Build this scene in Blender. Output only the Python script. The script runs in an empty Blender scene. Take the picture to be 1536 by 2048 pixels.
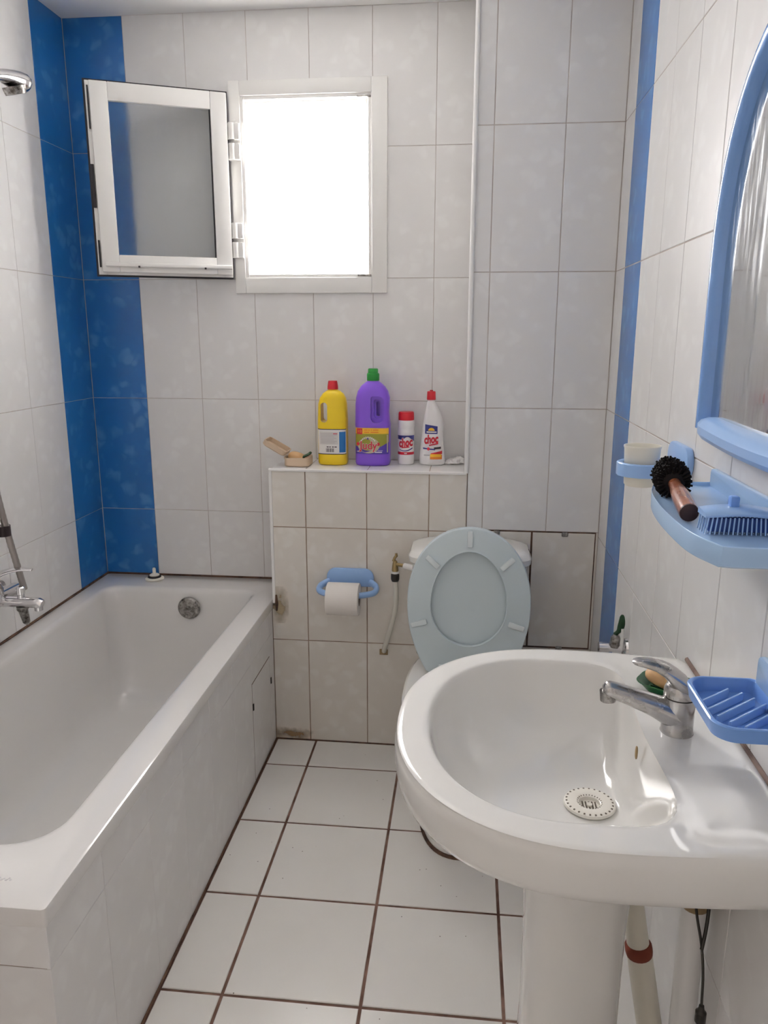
import bpy, bmesh, math, random
from mathutils import Vector, Matrix
random.seed(7)
SC = bpy.context.scene
COL = SC.collection
PI = math.pi

# ------------------------------------------------------------------ camera
CAM = Vector((0.1698, -2.3913, 1.3842))
pitch, yaw, roll = 0.22894, -0.10567, 0.00138
cp, sp, cy, sy = math.cos(pitch), math.sin(pitch), math.cos(yaw), math.sin(yaw)
right = Vector((cy, -sy, 0)); fwd = Vector((sy*cp, cy*cp, -sp)); up = Vector((sy*sp, cy*sp, cp))
cr, sr = math.cos(roll), math.sin(roll)
r2 = right*cr + up*sr; u2 = up*cr - right*sr
cam = bpy.data.objects.new('camera', bpy.data.cameras.new('camera'))
COL.objects.link(cam)
cam.data.sensor_fit = 'HORIZONTAL'; cam.data.sensor_width = 36.0; cam.data.lens = 36.0
cam.data.clip_start = 0.02
cam.matrix_world = Matrix(((r2.x, u2.x, -fwd.x, CAM.x), (r2.y, u2.y, -fwd.y, CAM.y), (r2.z, u2.z, -fwd.z, CAM.z), (0, 0, 0, 1)))
SC.camera = cam

# ------------------------------------------------------------------ light
SKY = 97.0
W = bpy.data.worlds.new('sky'); SC.world = W; W.use_nodes = True
bg = W.node_tree.nodes['Background']
bg.inputs[0].default_value = (1.0, 0.975, 0.965, 1); bg.inputs[1].default_value = SKY
pl = bpy.data.lights.new('window_portal', 'AREA'); pl.shape = 'RECTANGLE'; pl.size = 0.44; pl.size_y = 0.56
pl.cycles.is_portal = True
po = bpy.data.objects.new('window_portal', pl); COL.objects.link(po)
po.location = (-0.36, 0.673, 1.84); po.rotation_euler = (-PI/2, 0, 0)
SC.view_settings.view_transform = 'Standard'; SC.view_settings.look = 'None'
SC.view_settings.gamma = 1.0; SC.view_settings.use_curve_mapping = False
SC.view_settings.exposure = 0.0
SC.cycles.max_bounces = 9; SC.cycles.diffuse_bounces = 7; SC.cycles.glossy_bounces = 4
SC.cycles.transmission_bounces = 5
SC.cycles.use_adaptive_sampling = True; SC.cycles.adaptive_threshold = 0.06

# ------------------------------------------------------------------ materials
def s2l(c):
    return tuple(((v/255.0)/12.92 if v/255.0 <= 0.04045 else ((v/255.0+0.055)/1.055)**2.4) for v in c)
def mat(name, col, rough=0.4, metal=0.0, coat=0.0, trans=0.0, ior=1.5, spec=0.5, emit=None, sss=0.0):
    m = bpy.data.materials.new(name); m.use_nodes = True
    b = m.node_tree.nodes['Principled BSDF']
    b.inputs['Base Color'].default_value = (*col, 1); b.inputs['Roughness'].default_value = rough
    b.inputs['Metallic'].default_value = metal; b.inputs['Coat Weight'].default_value = coat
    b.inputs['Coat Roughness'].default_value = 0.05
    b.inputs['Transmission Weight'].default_value = trans; b.inputs['IOR'].default_value = ior
    b.inputs['Specular IOR Level'].default_value = spec
    if sss:
        b.inputs['Subsurface Weight'].default_value = sss; b.inputs['Subsurface Radius'].default_value = (0.01, 0.01, 0.01)
    if emit:
        b.inputs['Emission Color'].default_value = (*emit[:3], 1); b.inputs['Emission Strength'].default_value = emit[3]
    return m
def N(m, t, **kw):
    n = m.node_tree.nodes.new(t)
    for k, v in kw.items(): setattr(n, k, v)
    return n
def L(m, a, b): m.node_tree.links.new(a, b)
def coords(m, scale=1.0, rnd=True):
    tc = N(m, 'ShaderNodeTexCoord'); out = tc.outputs['Object']
    if rnd:
        oi = N(m, 'ShaderNodeObjectInfo'); mu = N(m, 'ShaderNodeVectorMath', operation='SCALE')
        cx = N(m, 'ShaderNodeCombineXYZ')
        for k in range(3): L(m, oi.outputs['Random'], cx.inputs[k])
        L(m, cx.outputs[0], mu.inputs[0]); mu.inputs['Scale'].default_value = 37.0
        ad = N(m, 'ShaderNodeVectorMath', operation='ADD'); L(m, out, ad.inputs[0]); L(m, mu.outputs[0], ad.inputs[1])
        out = ad.outputs[0]
    return out
def ramp(m, fac, stops):
    r = N(m, 'ShaderNodeValToRGB'); e = r.color_ramp.elements
    while len(e) < len(stops): e.new(0.5)
    for el, (p, c) in zip(e, stops): el.position = p; el.color = (*c, 1) if len(c) == 3 else c
    L(m, fac, r.inputs[0]); return r.outputs[0]
def noise(m, vec, scale, detail=3, rough=0.5, dim='3D'):
    n = N(m, 'ShaderNodeTexNoise', noise_dimensions=dim); n.inputs['Scale'].default_value = scale
    n.inputs['Detail'].default_value = detail; n.inputs['Roughness'].default_value = rough
    L(m, vec, n.inputs['Vector']); return n.outputs['Fac']
def mixc(m, fac, a, b, blend='MIX'):
    n = N(m, 'ShaderNodeMix', data_type='RGBA', blend_type=blend)
    if isinstance(fac, float): n.inputs[0].default_value = fac
    else: L(m, fac, n.inputs[0])
    for i, v in ((6, a), (7, b)):
        if isinstance(v, tuple): n.inputs[i].default_value = (*v, 1)
        else: L(m, v, n.inputs[i])
    return n.outputs[2]
def bsdf(m): return m.node_tree.nodes['Principled BSDF']
def setcol(m, sock): L(m, sock, bsdf(m).inputs['Base Color'])
def leafy(m, base, leaf, dark, scale):
    """glazed tile with pale leaf-like cloudy blotches"""
    v = coords(m)
    vo = N(m, 'ShaderNodeTexVoronoi', voronoi_dimensions='2D'); vo.inputs['Scale'].default_value = scale
    wob = N(m, 'ShaderNodeTexNoise', noise_dimensions='2D'); wob.inputs['Scale'].default_value = 30; wob.inputs['Detail'].default_value = 0; L(m, v, wob.inputs['Vector'])
    ml = N(m, 'ShaderNodeVectorMath', operation='SCALE'); L(m, wob.outputs['Color'], ml.inputs[0]); ml.inputs['Scale'].default_value = 0.035
    ad = N(m, 'ShaderNodeVectorMath', operation='ADD'); L(m, v, ad.inputs[0]); L(m, ml.outputs[0], ad.inputs[1])
    L(m, ad.outputs[0], vo.inputs['Vector'])
    blot = ramp(m, vo.outputs['Distance'], [(0.18, (1, 1, 1)), (0.42, (0, 0, 0))])
    cl0 = noise(m, v, 7.0, 2, 0.6, '2D')
    gate = ramp(m, cl0, [(0.42, (0, 0, 0)), (0.60, (1, 1, 1))])
    f = N(m, 'ShaderNodeMath', operation='MULTIPLY'); L(m, blot, f.inputs[0]); L(m, gate, f.inputs[1])
    setcol(m, mixc(m, f.outputs[0], mixc(m, cl0, dark, base), leaf))

M = {}
M['tile'] = mat('white_glazed_tile', (0.74, 0.735, 0.73), 0.30, coat=0.12)
leafy(M['tile'], (0.765, 0.755, 0.75), (0.785, 0.78, 0.775), (0.72, 0.71, 0.705), 17)
M['tile_low'] = mat('white_glazed_tile_warm', (0.72, 0.71, 0.69), 0.25, coat=0.2)  # same glazed tile in a warmer, slightly darker tone for the lower wall
leafy(M['tile_low'], (0.735, 0.70, 0.65), (0.76, 0.73, 0.685), (0.68, 0.635, 0.575), 17)
M['tile_blue'] = mat('blue_glazed_tile', (0.02, 0.12, 0.42), 0.28, coat=0.15)
leafy(M['tile_blue'], (0.018, 0.145, 0.42), (0.052, 0.205, 0.47), (0.009, 0.110, 0.35), 17)
M['tile_floor'] = mat('floor_tile', (0.76, 0.74, 0.71), 0.22, coat=0.25)
def speck(m, base, dark):
    v = coords(m); c0 = noise(m, v, 5, 2, 0.6, '2D'); c = mixc(m, c0, dark, base)
    vo = N(m, 'ShaderNodeTexVoronoi', voronoi_dimensions='2D'); vo.inputs['Scale'].default_value = 12; L(m, v, vo.inputs['Vector'])
    d = ramp(m, vo.outputs['Distance'], [(0.011, (1, 1, 1)), (0.02, (0, 0, 0))])
    g = ramp(m, c0, [(0.57, (0, 0, 0)), (0.6, (1, 1, 1))])
    f = N(m, 'ShaderNodeMath', operation='MULTIPLY'); L(m, d, f.inputs[0]); L(m, g, f.inputs[1])
    setcol(m, mixc(m, f.outputs[0], c, (0.10, 0.07, 0.05)))
speck(M['tile_floor'], (0.80, 0.785, 0.76), (0.74, 0.72, 0.69))
def grout(name, a, b, scale=7):
    m = mat(name, a, 0.9, spec=0.2); v = coords(m, rnd=False)
    setcol(m, ramp(m, noise(m, v, scale, 2, 0.65), [(0.35, a), (0.65, b)])); return m
M['grout'] = grout('pale_grout', (0.60, 0.54, 0.50), (0.42, 0.36, 0.33))
M['grout_low'] = grout('stained_grout', (0.42, 0.33, 0.25), (0.20, 0.13, 0.09))
M['grout_blue'] = mat('white_grout', (0.62, 0.65, 0.66), 0.9)
M['grout_floor'] = grout('brown_floor_grout', (0.105, 0.055, 0.042), (0.22, 0.13, 0.10), 16)
M['caulk'] = grout('mouldy_brown_caulk', (0.07, 0.045, 0.035), (0.16, 0.09, 0.06), 30)
M['sealant'] = grout('brown_sealant', (0.10, 0.065, 0.055), (0.30, 0.22, 0.19), 14)
M['ceiling'] = mat('ceiling_paint', (0.88, 0.875, 0.865), 0.8, spec=0.2)
M['wall_paint'] = mat('wall_paint', (0.82, 0.79, 0.76), 0.6)
M['door'] = mat('door_paint', (0.74, 0.69, 0.63), 0.4)
M['porcelain'] = mat('white_porcelain', (0.76, 0.75, 0.725), 0.10, coat=0.5)
M['bath'] = mat('bath_enamel', (0.72, 0.705, 0.69), 0.09, coat=0.5)
M['pvc'] = mat('white_pvc', (0.82, 0.81, 0.80), 0.3)
M['pvc_window'] = mat('white_window_profile', (0.80, 0.79, 0.77), 0.35)
M['cream_pvc'] = mat('cream_pvc_pipe', (0.76, 0.72, 0.62), 0.35)
M['gasket'] = mat('black_rubber', (0.02, 0.016, 0.02), 0.6)
M['frost'] = mat('frosted_glass', (0.97, 0.985, 0.985), 0.42, trans=1.0, ior=1.2)
M['chrome'] = mat('chrome', (0.74, 0.73, 0.74), 0.14, metal=1.0)
M['dullchrome'] = mat('limescaled_chrome', (0.62, 0.60, 0.57), 0.3, metal=1.0)
def scale_metal(m, lo, hi, sc):
    v = coords(m, rnd=False); n = noise(m, v, sc, 5, 0.7)
    r = N(m, 'ShaderNodeMapRange'); r.inputs[1].default_value = 0.35; r.inputs[2].default_value = 0.7
    r.inputs[3].default_value = lo; r.inputs[4].default_value = hi
    L(m, n, r.inputs[0]); L(m, r.outputs[0], bsdf(m).inputs['Roughness'])
    setcol(m, ramp(m, n, [(0.3, (0.56, 0.55, 0.56)), (0.72, (0.42, 0.40, 0.37))]))
scale_metal(M['dullchrome'], 0.16, 0.34, 28)
M['oldchrome'] = mat('tarnished_chrome', (0.30, 0.28, 0.27), 0.32, metal=1.0)
def tarn(m):
    v = coords(m, rnd=False); setcol(m, ramp(m, noise(m, v, 70, 5, 0.7), [(0.35, (0.08, 0.07, 0.06)), (0.65, (0.5, 0.48, 0.46))]))
tarn(M['oldchrome'])
M['brass'] = mat('aged_brass', (0.42, 0.31, 0.15), 0.35, metal=1.0)
M['darkmetal'] = mat('dark_metal', (0.05, 0.045, 0.04), 0.4, metal=0.6)
M['rust'] = mat('rust', (0.19, 0.035, 0.015), 0.85)
M['stain'] = mat('ochre_stain', (0.34, 0.24, 0.13), 0.9)
M['blue_plastic'] = mat('light_blue_plastic', (0.29, 0.47, 0.79), 0.28, coat=0.15)
M['mid_blue_plastic'] = mat('mid_blue_plastic', (0.15, 0.31, 0.69), 0.3, coat=0.15)
M['pale_blue_plastic'] = mat('pale_blue_plastic', (0.38, 0.56, 0.81), 0.25, coat=0.2)
M['mirror_blue'] = mat('blue_mirror_frame', (0.17, 0.33, 0.66), 0.22, coat=0.4)
M['seat'] = mat('pale_blue_grey_plastic', (0.56, 0.645, 0.68), 0.28, coat=0.1)
M['pad'] = mat('seat_pad', (0.66, 0.72, 0.74), 0.4)
M['mirror'] = mat('old_mirror_glass', (0.72, 0.74, 0.75), 0.06, metal=1.0)
def mir(m):
    tc = N(m, 'ShaderNodeTexCoord'); mp = N(m, 'ShaderNodeMapping'); mp.inputs['Scale'].default_value = (1, 26, 2.2)
    L(m, tc.outputs['Object'], mp.inputs[0]); n = noise(m, mp.outputs[0], 3.0, 5, 0.6)
    r = N(m, 'ShaderNodeMapRange'); r.inputs[1].default_value = 0.4; r.inputs[2].default_value = 0.7
    r.inputs[3].default_value = 0.03; r.inputs[4].default_value = 0.22
    L(m, n, r.inputs[0]); L(m, r.outputs[0], bsdf(m).inputs['Roughness'])
mir(M['mirror'])
M['yellow'] = mat('yellow_plastic', (0.80, 0.56, 0.01), 0.3, coat=0.1)
M['red'] = mat('red_plastic', (0.58, 0.012, 0.025), 0.35)
M['purple'] = mat('purple_plastic', (0.20, 0.075, 0.60), 0.28, coat=0.2)
M['green'] = mat('green_plastic', (0.015, 0.26, 0.035), 0.35)
M['white_plastic'] = mat('white_plastic', (0.80, 0.79, 0.79), 0.35)
M['ink_white'] = mat('label_white', (0.78, 0.76, 0.74), 0.4)
M['ink_black'] = mat('label_black', (0.03, 0.02, 0.03), 0.5)
M['ink_grey'] = mat('label_grey', (0.42, 0.40, 0.42), 0.5)
M['ink_blue'] = mat('label_blue', (0.015, 0.16, 0.45), 0.4)
M['ink_navy'] = mat('label_navy', (0.03, 0.035, 0.22), 0.4)
M['ink_red'] = mat('label_red', (0.55, 0.01, 0.03), 0.4)
M['ink_yellow'] = mat('label_yellow', (0.85, 0.50, 0.03), 0.4)
M['ink_orange'] = mat('label_orange', (0.75, 0.22, 0.02), 0.4)
M['ink_olive'] = mat('label_olive', (0.30, 0.30, 0.03), 0.4)
M['ink_pale'] = mat('label_pale_olive', (0.50, 0.46, 0.30), 0.4)
M['ink_violet'] = mat('label_violet', (0.07, 0.035, 0.34), 0.4)
M['beige'] = mat('beige_plastic', (0.60, 0.46, 0.33), 0.4)
M['cream'] = mat('cream_plastic', (0.80, 0.77, 0.68), 0.3)
M['soap'] = mat('tan_soap', (0.55, 0.33, 0.15), 0.45)
M['dark_green'] = mat('dark_green_plastic', (0.008, 0.05, 0.016), 0.4)
M['mid_green'] = mat('bottle_green_plastic', (0.008, 0.10, 0.03), 0.35)
M['paper'] = mat('toilet_paper', (0.80, 0.76, 0.72), 0.95, spec=0.1)
M['tissue'] = mat('white_tissue', (0.82, 0.80, 0.79), 0.95, spec=0.1)
M['core'] = mat('grey_card', (0.25, 0.22, 0.20), 0.9)
M['bristle'] = mat('black_bristles', (0.008, 0.005, 0.005), 0.7, spec=0.2)
M['wood'] = mat('varnished_brown_wood', (0.30, 0.10, 0.05), 0.25, coat=0.4)
def wood(m):
    tc = N(m, 'ShaderNodeTexCoord'); n = noise(m, tc.outputs['Object'], 22, 2, 0.5)
    setcol(m, ramp(m, n, [(0.35, (0.25, 0.075, 0.032)), (0.68, (0.34, 0.115, 0.055))]))
wood(M['wood'])
M['dark_wood'] = mat('dark_end_grain', (0.035, 0.012, 0.010), 0.5)
M['bristle_blue'] = mat('blue_bristles', (0.03, 0.08, 0.30), 0.5)
M['hose'] = mat('white_rubber_hose', (0.70, 0.68, 0.62), 0.4)
M['metal_hose'] = mat('grey_shower_hose', (0.36, 0.33, 0.31), 0.35, metal=0.6)
M['bracket'] = mat('black_bracket', (0.03, 0.02, 0.022), 0.3)
M['strainer'] = mat('white_strainer_plastic', (0.80, 0.77, 0.70), 0.3)
M['dark'] = mat('dark_hole', (0.14, 0.115, 0.09), 0.9)
M['mark'] = mat('faint_grey_print', (0.60, 0.59, 0.61), 0.4)

# ------------------------------------------------------------------ mesh helpers
ORG = {}
def link(name, me, m, parent=None, smooth=True, **props):
    """verts of me are in world space; the object sits at its parent's origin"""
    o = bpy.data.objects.new(name, me); COL.objects.link(o)
    if m is not None:
        me.materials.clear(); me.materials.append(m)
    if parent is not None:
        org = ORG[parent]; me.transform(Matrix.Translation(-org)); o.parent = parent; ORG[o] = org
    else:
        vs = [v.co for v in me.vertices]
        c = Vector(((min(v.x for v in vs)+max(v.x for v in vs))/2, (min(v.y for v in vs)+max(v.y for v in vs))/2, min(v.z for v in vs)))
        me.transform(Matrix.Translation(-c)); o.location = c; ORG[o] = c
    if smooth:
        me.polygons.foreach_set('use_smooth', [True]*len(me.polygons))
        me.set_sharp_from_angle(angle=math.radians(38))
    for k, v in props.items(): o[k] = v
    return o
def tag(o, label, cat, group=None):
    o['label'] = label; o['category'] = cat
    if group: o['group'] = group
    return o
def thing(name, loc, label=None, cat=None, group=None, kind=None):
    o = bpy.data.objects.new(name, None); COL.objects.link(o)
    o.location = loc; o.empty_display_size = 0.05; ORG[o] = Vector(loc)
    if label: o['label'] = label
    if cat: o['category'] = cat
    if group: o['group'] = group
    if kind: o['kind'] = kind
    return o
def mesh(verts, faces, name='m'):
    me = bpy.data.meshes.new(name); me.from_pydata([tuple(v) for v in verts], [], faces); me.update(); return me
def frombm(bm):
    me = bpy.data.meshes.new('m'); bm.normal_update(); bm.to_mesh(me); bm.free(); return me
def bmbox(bm, lo, hi, bev=0.0, seg=2, mtx=None):
    vs = [bm.verts.new((x, y, z)) for x in (lo[0], hi[0]) for y in (lo[1], hi[1]) for z in (lo[2], hi[2])]
    fs = [(0, 1, 3, 2), (4, 6, 7, 5), (0, 4, 5, 1), (2, 3, 7, 6), (0, 2, 6, 4), (1, 5, 7, 3)]
    ff = [bm.faces.new([vs[i] for i in f]) for f in fs]
    if bev:
        es = list({e for f in ff for e in f.edges})
        r = bmesh.ops.bevel(bm, geom=es, offset=bev, segments=seg, profile=0.5, affect='EDGES')
        vs = list({v for v in vs if v.is_valid} | {v for v in r['verts'] if v.is_valid})
    if mtx is not None:
        for v in vs: v.co = mtx @ v.co
    return vs
def boxm(lo, hi, bev=0.0, seg=2, mtx=None):
    bm = bmesh.new(); bmbox(bm, lo, hi, bev, seg, mtx); return frombm(bm)
def boxes(lst, bev=0.0, seg=2, mtx=None):
    bm = bmesh.new()
    for lo, hi in lst: bmbox(bm, lo, hi, bev, seg, mtx)
    return frombm(bm)
def loft(rings, cap0=True, cap1=True, closed=True):
    """rings: list of equal length lists of points"""
    n = len(rings[0]); vs = [p for r in rings for p in r]; fs = []
    for i in range(len(rings)-1):
        for j in range(n if closed else n-1):
            k = (j+1) % n
            fs.append((i*n+j, i*n+k, (i+1)*n+k, (i+1)*n+j))
    if cap0: fs.append(tuple(reversed(range(n))))
    if cap1: fs.append(tuple((len(rings)-1)*n+j for j in range(n)))
    me = mesh(vs, fs); bm = bmesh.new(); bm.from_mesh(me); bpy.data.meshes.remove(me)
    bmesh.ops.remove_doubles(bm, verts=bm.verts, dist=1e-6)
    bmesh.ops.recalc_face_normals(bm, faces=bm.faces); return frombm(bm)
def lathe(prof, c, n=32, axis='z', cap=True, mtx=None):
    """prof: (r, h) list; c: base centre"""
    rings = []
    for r, h in prof:
        ring = []
        for j in range(n):
            a = 2*PI*j/n; p = Vector((r*math.cos(a), r*math.sin(a), h))
            if mtx is not None: p = mtx @ p
            elif axis == 'x': p = Vector((p.z, p.x, p.y))
            elif axis == 'y': p = Vector((p.x, p.z, p.y))
            ring.append(p + Vector(c))
        rings.append(ring)
    return loft(rings, cap, cap)
def catmull(pts, k=8):
    pts = [Vector(p) for p in pts]; out = []
    P = [2*pts[0]-pts[1]] + pts + [2*pts[-1]-pts[-2]]
    for i in range(1, len(P)-2):
        for s in range(k):
            t = s/k; a, b, c, d = P[i-1], P[i], P[i+1], P[i+2]
            out.append(0.5*((2*b) + (c-a)*t + (2*a-5*b+4*c-d)*t*t + (3*b-a-3*c+d)*t*t*t))
    out.append(pts[-1]); return out
def tube(pts, r, n=14, closed=False, cap=True, flat=None):
    """sweep a circle; r number or list; flat=(width scale, height scale)"""
    pts = [Vector(p) for p in pts]; m = len(pts); rs = r if isinstance(r, (list, tuple)) else [r]*m
    T = []
    for i in range(m):
        a = pts[(i-1) % m] if (closed or i > 0) else pts[0]
        b = pts[(i+1) % m] if (closed or i < m-1) else pts[-1]
        T.append((b-a).normalized())
    ref = Vector((0, 0, 1)) if abs(T[0].z) < 0.9 else Vector((0, 1, 0))
    u = T[0].cross(ref).normalized(); rings = []
    for i in range(m):
        u = (u - T[i]*u.dot(T[i])).normalized(); v = T[i].cross(u)
        fw, fh = flat if flat else (1, 1)
        rings.append([pts[i] + (u*math.cos(2*PI*j/n)*fw + v*math.sin(2*PI*j/n)*fh)*rs[i] for j in range(n)])
    if closed: rings.append(rings[0]); return loft(rings, False, False)
    return loft(rings, cap, cap)
def prism(poly, axis, lo, hi, bev=0.0, seg=2):
    """extrude a 2d polygon: axis 'z' -> (x,y), 'y' -> (x,z), 'x' -> (y,z)"""
    def P(p, h):
        return {'z': (p[0], p[1], h), 'y': (p[0], h, p[1]), 'x': (h, p[0], p[1])}[axis]
    me = loft([[Vector(P(p, lo)) for p in poly], [Vector(P(p, hi)) for p in poly]])
    if bev:
        bm = bmesh.new(); bm.from_mesh(me); bpy.data.meshes.remove(me)
        es = [e for e in bm.edges if len(e.link_faces) == 2 and e.calc_face_angle(0) > 0.7]
        bmesh.ops.bevel(bm, geom=es, offset=bev, segments=seg, profile=0.5, affect='EDGES'); me = frombm(bm)
    return me
def join(*ms):
    bm = bmesh.new()
    for m in ms: bm.from_mesh(m); bpy.data.meshes.remove(m)
    return frombm(bm)
def rrect(x0, x1, y0, y1, r, k=6):
    """rounded rectangle, counter-clockwise; r one radius or four (x1y1, x0y1, x0y0, x1y0)"""
    rs = r if isinstance(r, (list, tuple)) else [r]*4; out = []
    for (cx, cy_, a0, q) in ((x1, y1, 0, 0), (x0, y1, 90, 1), (x0, y0, 180, 2), (x1, y0, 270, 3)):
        R = rs[q]; sx = -1 if cx == x1 else 1; sy_ = -1 if cy_ == y1 else 1
        for i in range(k+1):
            a = math.radians(a0 + 90*i/k)
            out.append((cx + sx*R + R*math.cos(a), cy_ + sy_*R + R*math.sin(a)))
    return out
def boolean(me, cutters, op='DIFFERENCE'):
    a = bpy.data.objects.new('tmp_a', me); COL.objects.link(a); obs = [a]
    for c in cutters:
        b = bpy.data.objects.new('tmp_b', c); COL.objects.link(b); obs.append(b)
        md = a.modifiers.new('b', 'BOOLEAN'); md.object = b; md.operation = op; md.solver = 'EXACT'
    dg = bpy.context.evaluated_depsgraph_get(); out = bpy.data.meshes.new_from_object(a.evaluated_get(dg))
    for o in obs:
        d = o.data; bpy.data.objects.remove(o); bpy.data.meshes.remove(d)
    return out
def text2d(s, size, shear=0.0, off=0.0):
    cu = bpy.data.curves.new('t', 'FONT'); cu.body = s; cu.size = size; cu.shear = shear; cu.offset = off
    cu.align_x = 'CENTER'; cu.align_y = 'CENTER'; cu.resolution_u = 3
    o = bpy.data.objects.new('t', cu); COL.objects.link(o)
    me = bpy.data.meshes.new_from_object(o.evaluated_get(bpy.context.evaluated_depsgraph_get()))
    bpy.data.objects.remove(o); bpy.data.curves.remove(cu); return me

# ------------------------------------------------------------------ the room
XL, XR, YB, ZC, YF = -1.143, 0.593, 0.224, 2.36, -2.66
XLED, XCOL, ZLED = -0.453, 0.180, 0.957
ROWS = [0.0, 0.36, 0.76, 1.16, 1.56, 1.96, ZC]
SET = 0.0016                                    # joints lie this far behind the tile faces
def struct(name, me, m, smooth=False):
    o = bpy.data.objects.new(name, me); COL.objects.link(o); me.materials.clear(); me.materials.append(m)
    o['kind'] = 'structure'; ORG[o] = Vector((0, 0, 0)); return o
wb = boxes([((-1.30, YB+SET, 0), (-0.575, YB+0.45, ZC)), ((-0.575, YB+SET, 0), (-0.145, YB+0.45, 1.563)),
            ((-0.575, YB+SET, 2.117), (-0.145, YB+0.45, ZC)), ((-0.145, YB+SET, 0), (0.75, YB+0.45, ZC))])
wall_back = struct('wall_back', wb, M['grout'])
wall_left = struct('wall_left', boxm((XL-0.15, YF, 0), (XL-SET, YB+0.45, ZC)), M['grout'])
wall_right = struct('wall_right', boxm((XR+SET, YF, 0), (XR+0.15, YB+0.45, ZC)), M['grout'])
wall_front = struct('wall_front', boxm((XL-0.15, YF-0.12, 0), (XR+0.15, YF, ZC)), M['wall_paint'])
floor = struct('floor', boxm((XL-0.15, YF-0.12, -0.12), (XR+0.15, YB+0.45, -0.003)), M['grout_floor'])
ceiling = struct('ceiling', boxm((XL-0.15, YF-0.12, ZC), (XR+0.15, YB+0.45, ZC+0.1)), M['ceiling'])
wall_ledge = struct('wall_ledge', boxes([((XLED+SET, SET, -0.003), (XCOL, YB+SET, ZLED-SET)), ((-0.4625, SET, -0.003), (XLED+SET, 0.012, 0.49))]), M['grout_low'])
wall_column = struct('wall_column', boxm((XCOL+SET, SET, -0.003), (XR+SET, YB+SET, ZC)), M['grout'])

TC = {}
def tile_mesh(rects, t, ch, m):
    """local: x,y in the wall plane, face at z=0; rects relative to the first rect's centre"""
    key = (tuple(round(v, 4) for r in rects for v in r), t, ch, m.name)
    if key in TC: return TC[key]
    vs, fs = [], []
    for (x0, x1, y0, y1) in rects:
        b = len(vs)
        c = ch if len(rects) == 1 else 0.0
        vs += [(x0, y0, -t), (x1, y0, -t), (x1, y1, -t), (x0, y1, -t),
               (x0, y0, -c), (x1, y0, -c), (x1, y1, -c), (x0, y1, -c)]
        fs += [(b+3, b+2, b+1, b)] + [(b+i, b+(i+1) % 4, b+4+(i+1) % 4, b+4+i) for i in range(4)]
        if c:
            e = len(vs); vs += [(x0+c, y0+c, 0), (x1-c, y0+c, 0), (x1-c, y1-c, 0), (x0+c, y1-c, 0)]
            fs += [(b+4+i, b+4+(i+1) % 4, e+(i+1) % 4, e+i) for i in range(4)] + [(e, e+1, e+2, e+3)]
        else: fs += [(b+4, b+5, b+6, b+7)]
    me = mesh(vs, fs, 'tile'); me.materials.append(m); TC[key] = me; return me
FR = {'back': (Vector((1, 0, 0)), Vector((0, 0, 1)), Vector((0, -1, 0))),
      'left': (Vector((0, 1, 0)), Vector((0, 0, 1)), Vector((1, 0, 0))),
      'right': (Vector((0, -1, 0)), Vector((0, 0, 1)), Vector((-1, 0, 0))),
      'floor': (Vector((1, 0, 0)), Vector((0, 1, 0)), Vector((0, 0, 1)))}
def put_tile(parent, frame, d, rects, m, t=0.006, ch=0.0008, name='tile', jit=0.0004):
    """rects in plane coordinates (u, v); d = offset of the face along the normal"""
    U, V, Nn = FR[frame]; r0 = rects[0]
    cu, cv = (r0[0]+r0[1])/2, (r0[2]+r0[3])/2
    rel = [(a-cu, b-cu, c-cv, e-cv) for a, b, c, e in rects]
    me = tile_mesh(rel, t, ch, m)
    o = bpy.data.objects.new(name, me); COL.objects.link(o); o.parent = parent
    p = U*cu + V*cv + Nn*(d + random.uniform(-jit, 0))
    mt = Matrix((U, V, Nn)).transposed().to_4x4()
    mt = mt @ Matrix.Rotation(random.uniform(-0.0012, 0.0012), 4, 'X') @ Matrix.Rotation(random.uniform(-0.0015, 0.0015), 4, 'Y')
    mt.translation = p; o.matrix_basis = mt; ORG[o] = p; return o
def sub(rect, hole):
    x0, x1, y0, y1 = rect; a, b, c, d = hole
    if x1 <= a or x0 >= b or y1 <= c or y0 >= d: return [rect]
    out = []
    if x0 < a: out.append((x0, a, y0, y1))
    if x1 > b: out.append((b, x1, y0, y1))
    xa, xb = max(x0, a), min(x1, b)
    if y0 < c: out.append((xa, xb, y0, c))
    if y1 > d: out.append((xa, xb, d, y1))
    return out
G = 0.0008                                      # half a wall joint
def rect(a, b, c, d, g=G): return (a+g, b-g, c+g, d-g)
# back wall
xs = [XL, -0.945] + [-0.945+0.2*k for k in range(1, 6)] + [XCOL+0.002]
for r in range(1, 6):
    for i in range(len(xs)-1):
        z0 = max(ROWS[r], 0.50)
        if xs[i] > XLED-0.02: z0 = max(z0, ZLED)
        rr = sub(rect(xs[i], xs[i+1], z0, ROWS[r+1]), (-0.575, -0.145, 1.563, 2.117))
        if ROWS[r+1] > z0+0.02 and rr: put_tile(wall_back, 'back', -YB, rr, M['tile_blue'] if i == 0 else M['tile'])
put_tile(wall_back, 'back', -YB, [rect(-0.545, XLED, 0.50, 0.76)], M['tile'])
put_tile(wall_back, 'back', -YB, [rect(-0.545, XLED, 0.76, ZLED)], M['tile'])
# left wall (u = y)
ys = [YB, 0.026] + [0.026-0.2*k for k in range(1, 14)]
for r in range(1, 6):
    for i in range(len(ys)-1):
        z0 = max(ROWS[r], 0.50) if ys[i] > -1.4 else ROWS[r]
        if ROWS[r+1] > z0+0.02:
            put_tile(wall_left, 'left', XL, [rect(ys[i+1], ys[i], z0, ROWS[r+1])], M['tile_blue'] if i == 0 else M['tile'])
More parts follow.
